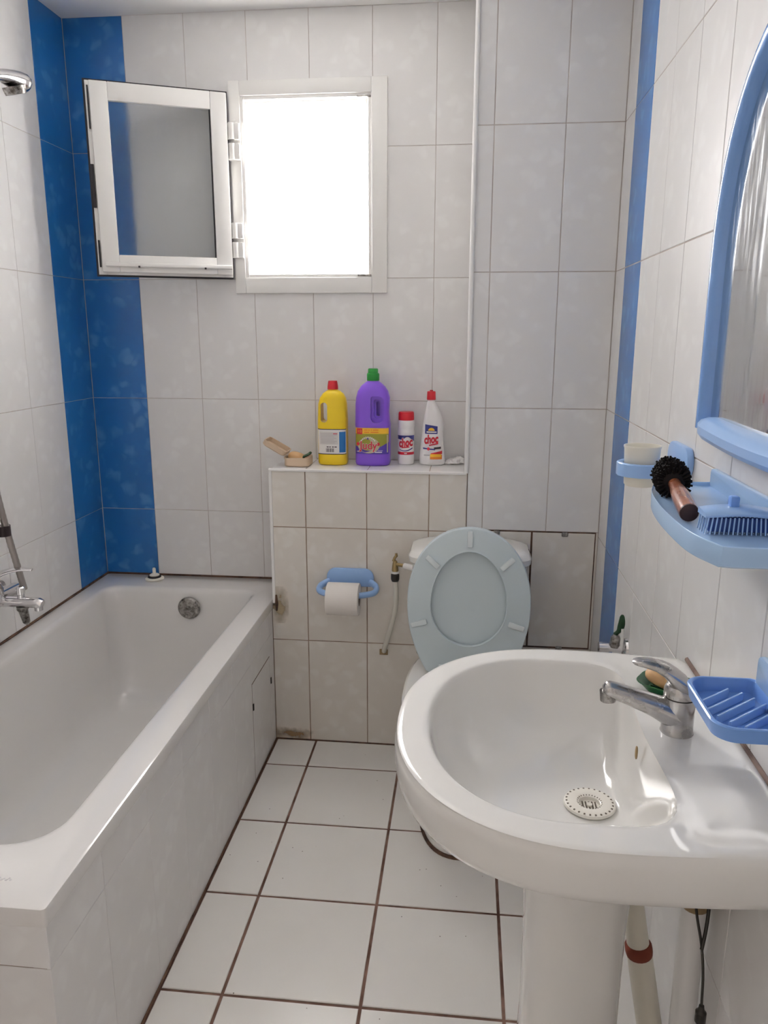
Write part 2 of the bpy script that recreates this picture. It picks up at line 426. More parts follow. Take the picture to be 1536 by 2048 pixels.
# right wall (u = -y)
ys = [0.0, -0.13] + [-0.13-0.2*k for k in range(1, 13)]
for r in range(0, 6):
    for i in range(len(ys)-1):
        g = 0.0014
        put_tile(wall_right, 'right', -XR, [rect(-ys[i], -ys[i+1], ROWS[r], ROWS[r+1], g)], M['tile_blue'] if i == 1 else M['tile'])
# ledge front and top, column front
xs = [XLED, -0.34, -0.14, 0.06, XCOL]; zs = [0.0, 0.371, 0.765, ZLED]
for r in range(3):
    for i in range(4):
        rr = [rect(xs[i], xs[i+1], zs[r], zs[r+1], 0.0015)]
        if i == 0 and r == 0: rr = [rect(-0.462, xs[1], zs[0], zs[1], 0.0015)]
        if i == 0 and r == 1: rr.append((-0.4605, xs[0]+0.0015, zs[1]+0.0015, 0.479))
        put_tile(wall_ledge, 'back', 0.0, rr, M['tile_low'])
for i in range(4):
    put_tile(wall_ledge, 'floor', ZLED, [rect(xs[i], xs[i+1], 0.001, YB-0.001, 0.001)], M['tile'])
xs = [XCOL, 0.23, 0.43, XR]
for r in range(2, 6):
    for i in range(3):
        put_tile(wall_column, 'back', 0.0, [rect(xs[i], xs[i+1], ROWS[r] if r > 2 else 0.774, ROWS[r+1], 0.0012)], M['tile'])
for i, (a, b) in enumerate(((XCOL, 0.26), (0.26, 0.46), (0.46, XR))):
    put_tile(wall_column, 'back', 0.0, [rect(a, b, 0.0, 0.380, 0.0016)], M['tile_low'])
put_tile(wall_column, 'back', 0.0, [rect(0.586, XR, 0.380, 0.774)], M['tile_low'])
for z0, z1 in ((ZLED, 1.16), (1.16, 1.56), (1.56, 1.96), (1.96, ZC)):
    put_tile(wall_column, 'right', -XCOL, [rect(-YB, -0.001, z0, z1, 0.0012)], M['tile'])
back_gap = link('hatch_opening', boxm((0.186, 0.0008, 0.381), (0.586, 0.0016, 0.774)), M['caulk'], wall_column, smooth=False)
for a, b in ((0.189, 0.3845), (0.3905, 0.583)):
    p = put_tile(wall_column, 'back', 0.0, [(a+0.0, b, 0.386, 0.770)], M['tile_low'], name='access_panel', jit=0)
    for z in (0.765, 0.381):
        c = (a+b)/2 + (0.003 if a > 0.3 else -0.01)
        ck = boxm((c-0.010, -0.004, z-0.006), (c+0.010, 0.0005, z+0.008), 0.003)
        mt = p.matrix_basis.inverted(); ck.transform(mt)
        o = bpy.data.objects.new('clip', ck); COL.objects.link(o); o.parent = p; ck.materials.append(M['oldchrome'])
# floor: 30 cm tiles
fx = [XLED, -0.32, -0.02, 0.28, 0.58, XR]; fy = [0.0] + [-0.163-0.3*k for k in range(0, 9)]
for j in range(len(fy)-1):
    for i in range(len(fx)-1):
        put_tile(floor, 'floor', 0.0, [rect(fx[i] if i else -0.459, fx[i+1], max(fy[j+1], YF), fy[j], 0.0036)], M['tile_floor'], ch=0.0015)
for j in range(5, len(fy)-1):
    for k in range(3):
        a = -0.459-0.3*k
        put_tile(floor, 'floor', 0.0, [rect(max(a-0.3, XL), a, max(fy[j+1], YF), fy[j], 0.0036)], M['tile_floor'], ch=0.0015)
# trims
tube_trim = struct('trim_1', tube([(0.176, -0.006, ZLED), (0.176, -0.006, ZC)], 0.0068, 12), M['pvc'])
struct('trim_2', boxm((XLED-0.006, -0.003, 0.50), (XLED+0.004, 0.006, ZLED+0.002), 0.002), M['pvc'])
struct('trim_3', boxm((XLED-0.006, -0.0045, ZLED-0.007), (XCOL-0.004, 0.005, ZLED+0.0015), 0.002), M['pvc'])
# the door behind the camera
door = struct('door_1', boxm((-0.72, YF, 0.0), (0.10, YF+0.03, 2.03), 0.004), M['door'])
for z0, z1 in ((0.15, 0.95), (1.08, 1.9)):
    link('door_panel', boxm((-0.58, YF+0.028, z0), (-0.04, YF+0.038, z1), 0.006), M['door'], door)
link('door_handle', join(tube([(0.05, YF+0.03, 1.0), (0.05, YF+0.075, 1.0), (0.04, YF+0.08, 1.0), (-0.06, YF+0.08, 1.0)], 0.009, 10)), M['chrome'], door)

# ------------------------------------------------------------------ window
win = thing('window_1', (-0.36, YB, 1.51), kind='structure')
def ring_boxes(x0, x1, z0, z1, w, ya, yb, wl=None):
    wl = wl or (w, w, w, w)       # left, right, bottom, top
    return [((x0, ya, z0), (x0+wl[0], yb, z1)), ((x1-wl[1], ya, z0), (x1, yb, z1)),
            ((x0+wl[0], ya, z0), (x1-wl[1], yb, z0+wl[2])), ((x0+wl[0], ya, z1-wl[3]), (x1-wl[1], yb, z1))]
link('casing', boxes(ring_boxes(-0.606, -0.098, 1.513, 2.160, 0, YB-0.010, YB+0.004, (0.035, 0.050, 0.050, 0.044)), 0.002), M['pvc_window'], win)
fr = link('window_frame', boxes(ring_boxes(-0.573, -0.147, 1.561, 2.118, 0.013, YB-0.004, YB+0.06), 0.002), M['pvc_window'], win)
link('window_stop', boxes(ring_boxes(-0.561, -0.159, 1.573, 2.106, 0.010, YB+0.022, YB+0.06), 0.002), M['pvc_window'], fr)
link('reveal', boxes(ring_boxes(-0.575, -0.145, 1.563, 2.117, 0.006, YB+0.061, YB+0.45)), M['ceiling'], win, smooth=False)
for z in (2.103, 1.566):
    link('striker', boxm((-0.195, YB-0.007, z), (-0.150, YB+0.012, z+0.006), 0.001), M['oldchrome'], win)
for z in (1.985, 1.925, 1.685, 1.625):
    link('hinge', join(boxm((-0.612, 0.196, z), (-0.570, 0.216, z+0.048), 0.003),
         tube([(-0.596, 0.196, z), (-0.596, 0.196, z+0.048)], 0.010, 12)), M['pvc_window'], win)
# opened sash
h0 = Vector((-0.600, 0.188, 0)); dr = Vector((-0.39, -0.176, 0)).normalized(); nr = Vector((-dr.y, dr.x, 0)); nr = nr if nr.y < 0 else -nr
SM = Matrix(((dr.x, nr.x, 0, h0.x), (dr.y, nr.y, 0, h0.y), (0, 0, 1, 0), (0, 0, 0, 1)))
def srb(s0, s1, z0, z1, w, t0, t1, wl=None): return ring_boxes(s0, s1, z0, z1, w, t0, t1, wl)
SW, Z0, Z1 = 0.428, 1.557, 2.126
sash = link('sash', boxes(srb(0.006, SW-0.018, Z0+0.013, Z1-0.009, 0, -0.014, 0.006, (0.050, 0.052, 0.052, 0.052)), 0.0025, mtx=SM), M['pvc_window'], win)
link('sash_flange', boxes(srb(0.003, SW-0.006, Z0+0.0055, Z1-0.0055, 0.025, -0.019, -0.013), 0.001, mtx=SM), M['pvc_window'], sash)
link('outer_gasket', boxes(srb(0.0, SW, Z0, Z1, 0.010, -0.024, -0.018), 0, mtx=SM), M['gasket'], sash)
link('glass_gasket', boxes(srb(0.055, SW-0.063, Z0+0.059, Z1-0.055, 0.005, -0.010, -0.002), 0, mtx=SM), M['gasket'], sash)
link('frosted_pane', boxm((0.056, -0.012, Z0+0.060), (SW-0.064, -0.008, Z1-0.056), 0, mtx=SM), M['frost'], sash)
link('drip_bar', boxm((0.008, 0.004, Z0+0.030), (SW-0.028, 0.016, Z0+0.042), 0.002, mtx=SM), M['pvc_window'], sash)
for s in (0.095, 0.30):
    link('screw', boxm((s-0.003, 0.015, Z0+0.027), (s+0.003, 0.0165, Z0+0.033), 0, mtx=SM), M['gasket'], sash)
for (a, b, w) in ((1.985, 2.105, 0.004), (1.76, 1.885, 0.010), (1.585, 1.665, 0.005)):
    link('lock_slot', boxm((SW-0.015, -0.014, a), (SW-0.015+w, -0.004, b), 0.001, mtx=SM), M['gasket'], sash)

# ------------------------------------------------------------------ bathtub with tiled apron
ZT, XT, YT = 0.512, -0.462, -1.432
wall_apron = struct('wall_bath_side', boxm((XT-0.03, YT+SET, -0.003), (XT-SET, -0.0, ZT-0.034)), M['grout'])
wall_end = struct('wall_bath_end', boxm((XL, YT+SET, -0.003), (XT-0.03, YT+0.03, ZT-0.034)), M['grout_low'])
ya = [0.0, -0.056, -0.271, -0.455, -0.655, -0.85, -1.045, -1.245, YT]
for i in range(len(ya)-1):
    for z0, z1 in ((0.0, 0.40), (0.40, ZT-0.018)):
        hole = (-0.271, -0.056, 0.004, 0.334)
        rr = sub(rect(ya[i+1], ya[i], z0, z1, 0.0004), hole) if i == 1 else [rect(ya[i+1], ya[i], z0, z1, 0.0004)]
        put_tile(wall_apron, 'left', XT, rr, M['tile'], jit=0.0002)
link('hatch_opening', boxm((XT-0.0012, -0.271, 0.003), (XT-0.0006, -0.056, 0.334)), M['caulk'], wall_apron, smooth=False)
pn = put_tile(wall_apron, 'left', XT, [(-0.2685, -0.0575, 0.006, 0.3305)], M['tile'], name='access_panel', jit=0)
for y, z in ((-0.049, 0.243), (-0.266, 0.256)):
    ck = boxm((XT-0.001, y-0.004, z-0.012), (XT+0.003, y+0.003, z+0.010), 0.001); ck.transform(pn.matrix_basis.inverted())
    o = bpy.data.objects.new('clip', ck); COL.objects.link(o); o.parent = pn; ck.materials.append(M['darkmetal'])
for i in range(4):
    a = XT-0.2*i
    for z0, z1 in ((0.0, 0.40), (0.40, ZT-0.018)):
        put_tile(wall_end, 'back', -YT, [rect(max(a-0.2, XL), a, z0, z1, 0.0008)], M['tile'])

tub = thing('bathtub', (-0.80, -0.60, 0.0), 'long white bathtub set behind a tiled apron along the left wall', 'bathtub')
def ring3(poly, z): return [Vector((x, y, z)) for x, y in poly]
K = 8
rings = []
o_ = (XL+0.001, XT+0.002, YT-0.002, YB-0.001)
rings.append(ring3(rrect(*o_, 0.006, K), ZT-0.032))
rings.append(ring3(rrect(*o_, 0.008, K), ZT-0.008))
rings.append(ring3(rrect(o_[0]+0.002, o_[1]-0.002, o_[2]+0.002, o_[3]-0.002, 0.008, K), ZT-0.002))
rings.append(ring3(rrect(o_[0]+0.007, o_[1]-0.007, o_[2]+0.007, o_[3]-0.007, 0.008, K), ZT))
i_ = (-1.075, -0.538, -1.290, 0.085)
def inn(d, z, r, dn=0.0, df=0.0):
    rings.append(ring3(rrect(i_[0]+d, i_[1]-d, i_[2]+d+dn, i_[3]-d-df, r, K), z))
rr4 = (0.05, 0.06, 0.09, 0.09)
inn(-0.008, ZT, rr4); inn(0.0, ZT-0.002, rr4); inn(0.006, ZT-0.008, rr4); inn(0.010, ZT-0.020, rr4)
inn(0.014, ZT-0.05, rr4, 0.01); inn(0.026, ZT-0.16, (0.07, 0.07, 0.1, 0.1), 0.06, 0.005); inn(0.040, ZT-0.28, (0.08, 0.08, 0.12, 0.12), 0.15, 0.012)
inn(0.052, 0.175, (0.08, 0.08, 0.12, 0.12), 0.22, 0.02); inn(0.072, 0.145, (0.08, 0.08, 0.12, 0.12), 0.26, 0.03)
inn(0.11, 0.132, (0.06, 0.06, 0.1, 0.1), 0.30, 0.04); inn(0.2, 0.128, (0.02, 0.02, 0.04, 0.04), 0.40, 0.06)
link('tub_shell', loft(rings, False, True), M['bath'], tub)
link('overflow_cover', join(lathe([(0.0395, 0), (0.0395, -0.006), (0.034, -0.011), (0.012, -0.012), (0.0, -0.012)], (-0.774, 0.062, 0.448), 32, 'y', False),
     lathe([(0.010, -0.011), (0.010, -0.016), (0.0, -0.0165)], (-0.774, 0.062, 0.448), 16, 'y', False)), M['oldchrome'], tub)
mk = [tube(catmull([(-0.598+0.008*k, -1.378, ZT), (-0.595+0.008*k, -1.372+0.002*(k % 2), ZT), (-0.592+0.008*k, -1.377, ZT), (-0.590+0.008*k, -1.374, ZT)], 4), 0.0007, 4) for k in range(6)]
link('maker_mark', join(*mk), M['mark'], tub, label='faint grey maker mark')
struct('trim_4', tube([(XL+0.001, YT, ZT+0.001), (XL+0.001, YB-0.001, ZT+0.001), (XLED, YB-0.001, ZT+0.001)], 0.0042, 8), M['caulk'])
struct('trim_5', tube([(XT+0.001, YT, 0.0), (XT+0.001, 0.0, 0.0), (0.06, -0.001, 0.0)], 0.0032, 8), M['caulk'])

plug = thing('bath_plug', (-0.938, 0.166, ZT), 'white and black bath plug standing on the far tub rim by the blue tiles', 'plug')
link('plug_disc', lathe([(0.030, 0), (0.033, 0.002), (0.033, 0.006), (0.029, 0.009), (0.0, 0.010)], (-0.938, 0.166, ZT), 32, cap=True), M['cream'], plug)
link('rubber_ring', lathe([(0.022, 0.008), (0.024, 0.011), (0.022, 0.015), (0.0, 0.015)], (-0.938, 0.166, ZT), 32), M['gasket'], plug)
link('plug_cap', lathe([(0.017, 0.014), (0.018, 0.018), (0.012, 0.022), (0.006, 0.023), (0.006, 0.040), (0.004, 0.044), (0.0, 0.044)], (-0.938, 0.166, ZT), 24), M['cream'], plug)

# ------------------------------------------------------------------ bath mixer, shower
mx = thing('bath_mixer', (-1.10, -0.50, 0.60), 'chrome single lever bath mixer on the left wall above the tub', 'tap')
link('mixer_body', join(tube([(-1.10, -0.60, 0.668), (-1.10, -0.58, 0.668), (-1.10, -0.42, 0.668)], [0.022, 0.025, 0.020], 20),
     lathe([(0.026, 0), (0.027, 0.03), (0.022, 0.045), (0.0, 0.05)], (-1.10, -0.525, 0.672), 20)), M['chrome'], mx)
for y in (-0.585, -0.435):
    link('wall_union', tube([(XL, y, 0.668), (XL+0.006, y, 0.668), (XL+0.007, y, 0.668), (-1.10, y, 0.668)], [0.030, 0.028, 0.014, 0.014], 18), M['chrome'], mx)
sp_ = link('spout', tube([(-1.11, -0.50, 0.660), (-1.05, -0.50, 0.660), (-1.0, -0.50, 0.660), (-0.985, -0.50, 0.659), (-0.976, -0.50, 0.656)], [0.017, 0.0155, 0.0155, 0.0155, 0.012], 18, flat=(1.0, 0.95)), M['chrome'], mx)
link('aerator', tube([(-0.988, -0.50, 0.655), (-0.988, -0.50, 0.638)], 0.011, 14), M['chrome'], sp_)
link('lever', tube(catmull([(-1.102, -0.520, 0.712), (-1.085, -0.510, 0.740), (-1.045, -0.497, 0.752), (-1.002, -0.49, 0.751)], 5),
     [0.016, 0.0155, 0.015, 0.0145, 0.014, 0.0135, 0.013, 0.0125, 0.012, 0.0115, 0.011, 0.010, 0.009, 0.008, 0.007, 0.006], 14, flat=(1.2, 0.45)), M['chrome'], mx)
link('diverter_knob', lathe([(0.010, 0), (0.010, 0.010), (0.012, 0.012), (0.012, 0.030), (0.009, 0.033), (0, 0.033)], (-1.036, -0.50, 0.672), 18), M['chrome'], mx)
link('hose_union', tube([(-1.035, -0.50, 0.648), (-1.035, -0.50, 0.640), (-1.034, -0.50, 0.636), (-1.031, -0.495, 0.600), (-1.030, -0.493, 0.592)], [0.0165, 0.0165, 0.013, 0.010, 0.004], 16), M['oldchrome'], mx)
sh = thing('shower_hose', (-1.045, -0.50, 0.69), 'grey flexible shower hose rising from the bath mixer', 'hose')
hp = catmull([(-1.048, -0.462, 0.684), (-1.050, -0.475, 0.74), (-1.052, -0.500, 0.84), (-1.055, -0.518, 0.93), (-1.06, -0.545, 1.10), (-1.07, -0.60, 1.45), (-1.075, -0.62, 1.85), (-1.06, -0.56, 1.955)], 14)
link('hose_tube', tube(hp, [0.0085 + (0.0006 if k % 2 else 0) for k in range(len(hp))], 10), M['metal_hose'], sh)
br = thing('hose_bracket', (XL, -0.55, 0.85), 'black hose clip on the left wall beside the shower hose', 'bracket')
link('clip_arm', boxm((XL, -0.562, 0.848), (-1.060, -0.532, 0.878), 0.004), M['bracket'], br)
link('clip_jaw', tube([(-1.062, -0.506, 0.850), (-1.062, -0.506, 0.878)], 0.019, 16), M['bracket'], br)
hs = thing('shower_handset', (-1.06, -0.40, 2.00), 'chrome handheld shower head on the left wall near the ceiling', 'shower head')
hh = catmull([(-1.06, -0.575, 1.940), (-1.055, -0.45, 1.985), (-1.05, -0.34, 2.026), (-1.045, -0.26, 2.038), (-1.043, -0.222, 2.030)], 6)
link('handset_handle', tube(hh, [0.012+0.042*max(0, (k/len(hh)-0.35))**1.0 if k < len(hh)-5 else 0.031-(0.0008*(k-len(hh)+5)**2.0) for k in range(len(hh))], 16, flat=(1.2, 0.85)), M['chrome'], hs)
link('spray_face', tube([(-1.045, -0.268, 2.020), (-1.043, -0.262, 2.002)], [0.030, 0.027], 20), M['oldchrome'], hs)
link('wall_holder', boxm((XL, -0.60, 1.93), (-1.045, -0.555, 1.97), 0.006), M['bracket'], hs)

# ------------------------------------------------------------------ toilet
TX = 0.192
wc = thing('toilet', (TX, -0.35, 0.0), 'white close-coupled toilet with its pale blue-grey seat and lid up', 'toilet')
def egg(cx, cyy, hw, yf, yb, n=48, nb=2.0):
    out = []
    for j in range(n):
        a = 2*PI*j/n; c, s = math.cos(a), math.sin(a)
        e = 2.0/nb
        x = cx + hw*math.copysign(abs(c)**e, c)
        y = cyy + (yb-cyy)*abs(s)**e if s > 0 else cyy - (cyy-yf)*abs(s)
        out.append((x, y))
    return out
rg = []
for z, hw, yf, yb, cyy, nb in ((0.0, 0.122, -0.572, -0.06, -0.38, 2.6), (0.02, 0.121, -0.570, -0.06, -0.38, 2.6), (0.10, 0.118, -0.555, -0.06, -0.37, 2.5),
                               (0.20, 0.128, -0.560, -0.05, -0.37, 2.5), (0.29, 0.160, -0.600, -0.04, -0.38, 2.5), (0.345, 0.178, -0.628, -0.03, -0.39, 2.6),
                               (0.375, 0.183, -0.640, -0.03, -0.40, 2.6), (0.388, 0.181, -0.638, -0.03, -0.40, 2.6), (0.394, 0.174, -0.630, -0.035, -0.40, 2.6),
                               (0.394, 0.128, -0.585, -0.27, -0.42, 2.2), (0.380, 0.120, -0.577, -0.28, -0.42, 2.2), (0.30, 0.100, -0.55, -0.29, -0.42, 2.1), (0.22, 0.06, -0.50, -0.33, -0.41, 2), (0.20, 0.02, -0.45, -0.38, -0.41, 2)):
    rg.append(ring3(egg(TX, cyy, hw, yf, yb, 56, nb), z))
link('bowl', loft(rg, True, True), M['porcelain'], wc)
link('base_seal', tube([Vector((x, y, 0.003)) for x, y in egg(TX, -0.38, 0.123, -0.573, -0.06, 56, 2.6)], 0.006, 8, closed=True), M['caulk'], wc)
tk = []
for z, hx, y0 in ((0.394, 0.150, -0.165), (0.41, 0.158, -0.175), (0.60, 0.168, -0.182), (0.712, 0.172, -0.185)):
    tk.append(ring3(rrect(TX-hx, TX+hx, y0, -0.014, 0.03, 6), z))
link('tank', loft(tk), M['porcelain'], wc)
tl = []
for z, d in ((0.704, 0.0), (0.713, 0.007), (0.730, 0.008), (0.743, 0.001), (0.749, -0.014), (0.752, -0.04)):
    tl.append(ring3(rrect(TX-0.176-d, TX+0.176+d, -0.192-d, -0.010, 0.048, 6), z))
link('tank_lid', loft(tl), M['porcelain'], wc)
# seat and lid standing open: local (u across, v up the seat, t towards the camera)
sv = Vector((0, 0.055, 0.44)).normalized(); st = Vector((0, -sv.z, sv.y))
SO = Vector((TX, -0.250, 0.396))
def seatp(u, v, t): return SO + Vector((u, 0, 0)) + sv*v + st*t
def outline(hwmax, v0, v1, wb, n=72):
    """egg-shaped seat outline, flat foot of half width wb at v0"""
    pts = []
    vm = v0 + (v1-v0)*0.49
    for j in range(n):
        a = 2*PI*j/n; c, s = math.cos(a), math.sin(a)
        if s >= 0: u = hwmax*math.copysign(abs(c)**0.96, c); v = vm + (v1-vm)*abs(s)**0.96
        else:
            k = abs(s); v = vm - (vm-v0)*min(1, k*1.12)
            w = hwmax + (wb-hwmax)*((vm-v)/(vm-v0))**2.1
            u = w*c/max(abs(c), 1e-6) if k*1.12 < 1 else wb*c/math.sqrt(1-(1/1.12)**2)
        pts.append((u, v))
    return pts
def innero(n=72):
    pts = []; v0, v1, hw = 0.086, 0.366, 0.111; vm = 0.205
    for j in range(n):
        a = 2*PI*j/n; c, s = math.cos(a), math.sin(a)
        pts.append((hw*c, vm + ((v1-vm) if s > 0 else (vm-v0))*s))
    return pts
oo = outline(0.181, 0.0, 0.437, 0.118); ii = innero()
def off(p, k, c=(0.0, 0.215)): return [(c[0]+(u-c[0])*k, c[1]+(v-c[1])*k) for u, v in p]
def sring(p, t): return [seatp(u, v, t) for u, v in p]
seat = link('seat', loft([sring(oo, 0.004), sring(oo, 0.014), sring(off(oo, 0.99), 0.019), sring(off(oo, 0.975), 0.020), sring(off(ii, 1.05), 0.017),
                   sring(off(ii, 1.015), 0.019), sring(off(ii, 1.0), 0.017), sring(ii, 0.004), sring(oo, 0.004)], False, False), M['seat'], wc)
lo_ = off(oo, 1.006)
link('lid', loft([sring(off(lo_, 0.97), -0.014), sring(lo_, -0.010), sring(lo_, 0.000), sring(off(lo_, 0.985), 0.0025), sring(off(lo_, 0.90), 0.001), sring(off(lo_, 0.5), -0.003), sring(off(lo_, 0.05), -0.004)]), M['seat'], wc)
for (u, v, ang) in ((0.0, 0.404, 90), (-0.108, 0.335, 138), (0.110, 0.335, 42), (-0.145, 0.150, 196), (0.140, 0.150, -18)):
    a = math.radians(ang); e1 = Vector((1, 0, 0))*math.cos(a) + sv*math.sin(a); e2 = st.cross(e1)
    mt = Matrix((e1, e2, st)).transposed().to_4x4(); mt.translation = seatp(u, v, 0.0165)
    link('bumper', boxm((-0.024, -0.008, 0), (0.024, 0.008, 0.010), 0.0035, 2, mt), M['pad'], seat)
for u in (-0.075, 0.075):
    link('hinge', join(boxm((TX+u-0.016, -0.272, 0.393), (TX+u+0.016, -0.225, 0.408), 0.003), boxm((TX+u-0.010, -0.268, 0.400), (TX+u+0.010, -0.245, 0.425), 0.003)), M['pad'], wc)
link('hinge_bar', boxm((TX-0.06, -0.262, 0.398), (TX+0.06, -0.246, 0.412), 0.003), M['oldchrome'], wc)
link('flush_button', lathe([(0.020, 0.749), (0.020, 0.756), (0.017, 0.758), (0, 0.758)], (TX, -0.10, 0), 24), M['chrome'], wc)

vl = thing('toilet_stop_valve', (-0.043, -0.045, 0.61), 'small brass stop valve feeding the side of the toilet tank', 'valve')
vx, vy = -0.043, -0.045
link('valve_body', lathe([(0.0, 0.612), (0.011, 0.612), (0.012, 0.622), (0.010, 0.632), (0.011, 0.645), (0.009, 0.662), (0.0065, 0.675), (0.0, 0.678)], (vx, vy, 0), 16), M['brass'], vl)
link('valve_handle', tube([(vx-0.004, vy, 0.674), (vx-0.002, vy, 0.684), (vx+0.004, vy, 0.692), (vx+0.003, vy, 0.700)], [0.006, 0.004, 0.005, 0.004], 10), M['brass'], vl)
link('outlet', tube([(vx, vy, 0.664), (0.000, vy-0.02, 0.664)], 0.006, 12), M['brass'], vl)
link('lock_nut', tube([(-0.012, vy-0.018, 0.664), (0.0195, vy-0.036, 0.664)], 0.010, 12), M['pvc'], vl)
link('band', lathe([(0.0125, 0.634), (0.0125, 0.641)], (vx, vy, 0), 16), M['pvc'], vl)
link('dark_collar', lathe([(0.0, 0.605), (0.011, 0.607), (0.0135, 0.614), (0.0135, 0.630), (0.010, 0.633)], (vx, vy, 0), 16), M['darkmetal'], vl)
hz = thing('toilet_supply_hose', (-0.06, -0.03, 0.34), 'white rubber water hose hanging from the brass valve to the wall', 'hose')
link('hose_tube', tube(catmull([(vx, vy, 0.610), (vx+0.003, vy+0.002, 0.56), (vx-0.001, -0.034, 0.50), (vx-0.018, -0.028, 0.43), (-0.078, -0.016, 0.368), (-0.083, -0.002, 0.345)], 8), 0.0082, 12), M['hose'], hz)
link('rusty_collar', boxm((-0.098, -0.004, 0.332), (-0.070, 0.0, 0.352), 0.0015), M['stain'], hz)
def blob2d(cx, cz, r, n=18, jit=0.3, asp=1.0):
    return [(cx+r*math.cos(2*PI*k/n)*(1+random.uniform(-jit, jit)), cz+r*asp*math.sin(2*PI*k/n)*(1+random.uniform(-jit, jit))) for k in range(n)]
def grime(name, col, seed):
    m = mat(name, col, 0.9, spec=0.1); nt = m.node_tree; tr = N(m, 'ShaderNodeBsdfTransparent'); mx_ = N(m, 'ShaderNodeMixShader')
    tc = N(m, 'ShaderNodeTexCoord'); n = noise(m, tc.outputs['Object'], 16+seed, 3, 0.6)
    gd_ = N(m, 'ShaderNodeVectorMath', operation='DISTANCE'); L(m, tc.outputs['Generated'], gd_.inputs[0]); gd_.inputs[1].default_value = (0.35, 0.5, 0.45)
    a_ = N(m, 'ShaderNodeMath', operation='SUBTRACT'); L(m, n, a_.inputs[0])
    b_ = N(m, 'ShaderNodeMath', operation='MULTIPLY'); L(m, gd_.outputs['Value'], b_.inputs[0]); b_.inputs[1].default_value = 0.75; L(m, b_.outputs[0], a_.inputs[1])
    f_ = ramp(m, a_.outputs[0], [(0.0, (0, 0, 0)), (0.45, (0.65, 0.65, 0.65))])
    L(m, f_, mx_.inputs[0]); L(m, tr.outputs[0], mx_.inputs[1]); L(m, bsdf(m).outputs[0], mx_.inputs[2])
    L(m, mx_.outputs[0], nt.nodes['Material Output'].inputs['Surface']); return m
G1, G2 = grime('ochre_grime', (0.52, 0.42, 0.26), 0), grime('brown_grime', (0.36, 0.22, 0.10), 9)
link('grime_patch', mesh([(-0.455, -0.0008, 0.43), (-0.405, -0.0008, 0.43), (-0.405, -0.0008, 0.56), (-0.455, -0.0008, 0.56)], [(0, 1, 2, 3)]), G1, wall_ledge, smooth=False)
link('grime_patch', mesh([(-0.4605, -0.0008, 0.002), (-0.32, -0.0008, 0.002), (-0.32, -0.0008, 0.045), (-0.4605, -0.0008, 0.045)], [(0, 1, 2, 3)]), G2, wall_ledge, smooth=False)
link('grime_spot', tube([(-0.4455, -0.004, 0.475), (-0.4450, -0.004, 0.50), (-0.4460, -0.003, 0.53)], [0.003, 0.0055, 0.003], 8), M['caulk'], wall_ledge)
# toilet paper
tp = thing('toilet_paper_holder', (-0.197, 0.0, 0.56), 'light blue plastic toilet paper holder on the tiled ledge wall', 'holder')
link('wall_plate', prism(rrect(-0.272, -0.116, 0.572, 0.634, (0.03, 0.03, 0.012, 0.012), 6), 'y', -0.014, -0.0005, 0.005), M['blue_plastic'], tp)
link('roll_arm', tube(catmull([(-0.262, -0.010, 0.590), (-0.288, -0.028, 0.578), (-0.286, -0.062, 0.570), (-0.245, -0.082, 0.567), (-0.195, -0.085, 0.566), (-0.150, -0.082, 0.567), (-0.110, -0.062, 0.570), (-0.106, -0.028, 0.578), (-0.128, -0.010, 0.590)], 6), 0.0095, 12, flat=(1.0, 1.15)), M['blue_plastic'], tp)
rl = thing('toilet_roll', (-0.205, -0.085, 0.495), 'white toilet paper roll hanging in the blue holder', 'toilet roll')
link('paper', lathe([(0.021, 0), (0.051, 0), (0.0525, 0.002), (0.0525, 0.101), (0.051, 0.103), (0.021, 0.103), (0.021, 0)], (-0.257, -0.085, 0.5545), 40, 'x', False), M['paper'], rl)
link('core', lathe([(0.0212, -0.0005), (0.0195, -0.0005), (0.0195, 0.1035), (0.0212, 0.1035), (0.0212, -0.0005)], (-0.257, -0.085, 0.5545), 28, 'x', False), M['core'], rl)

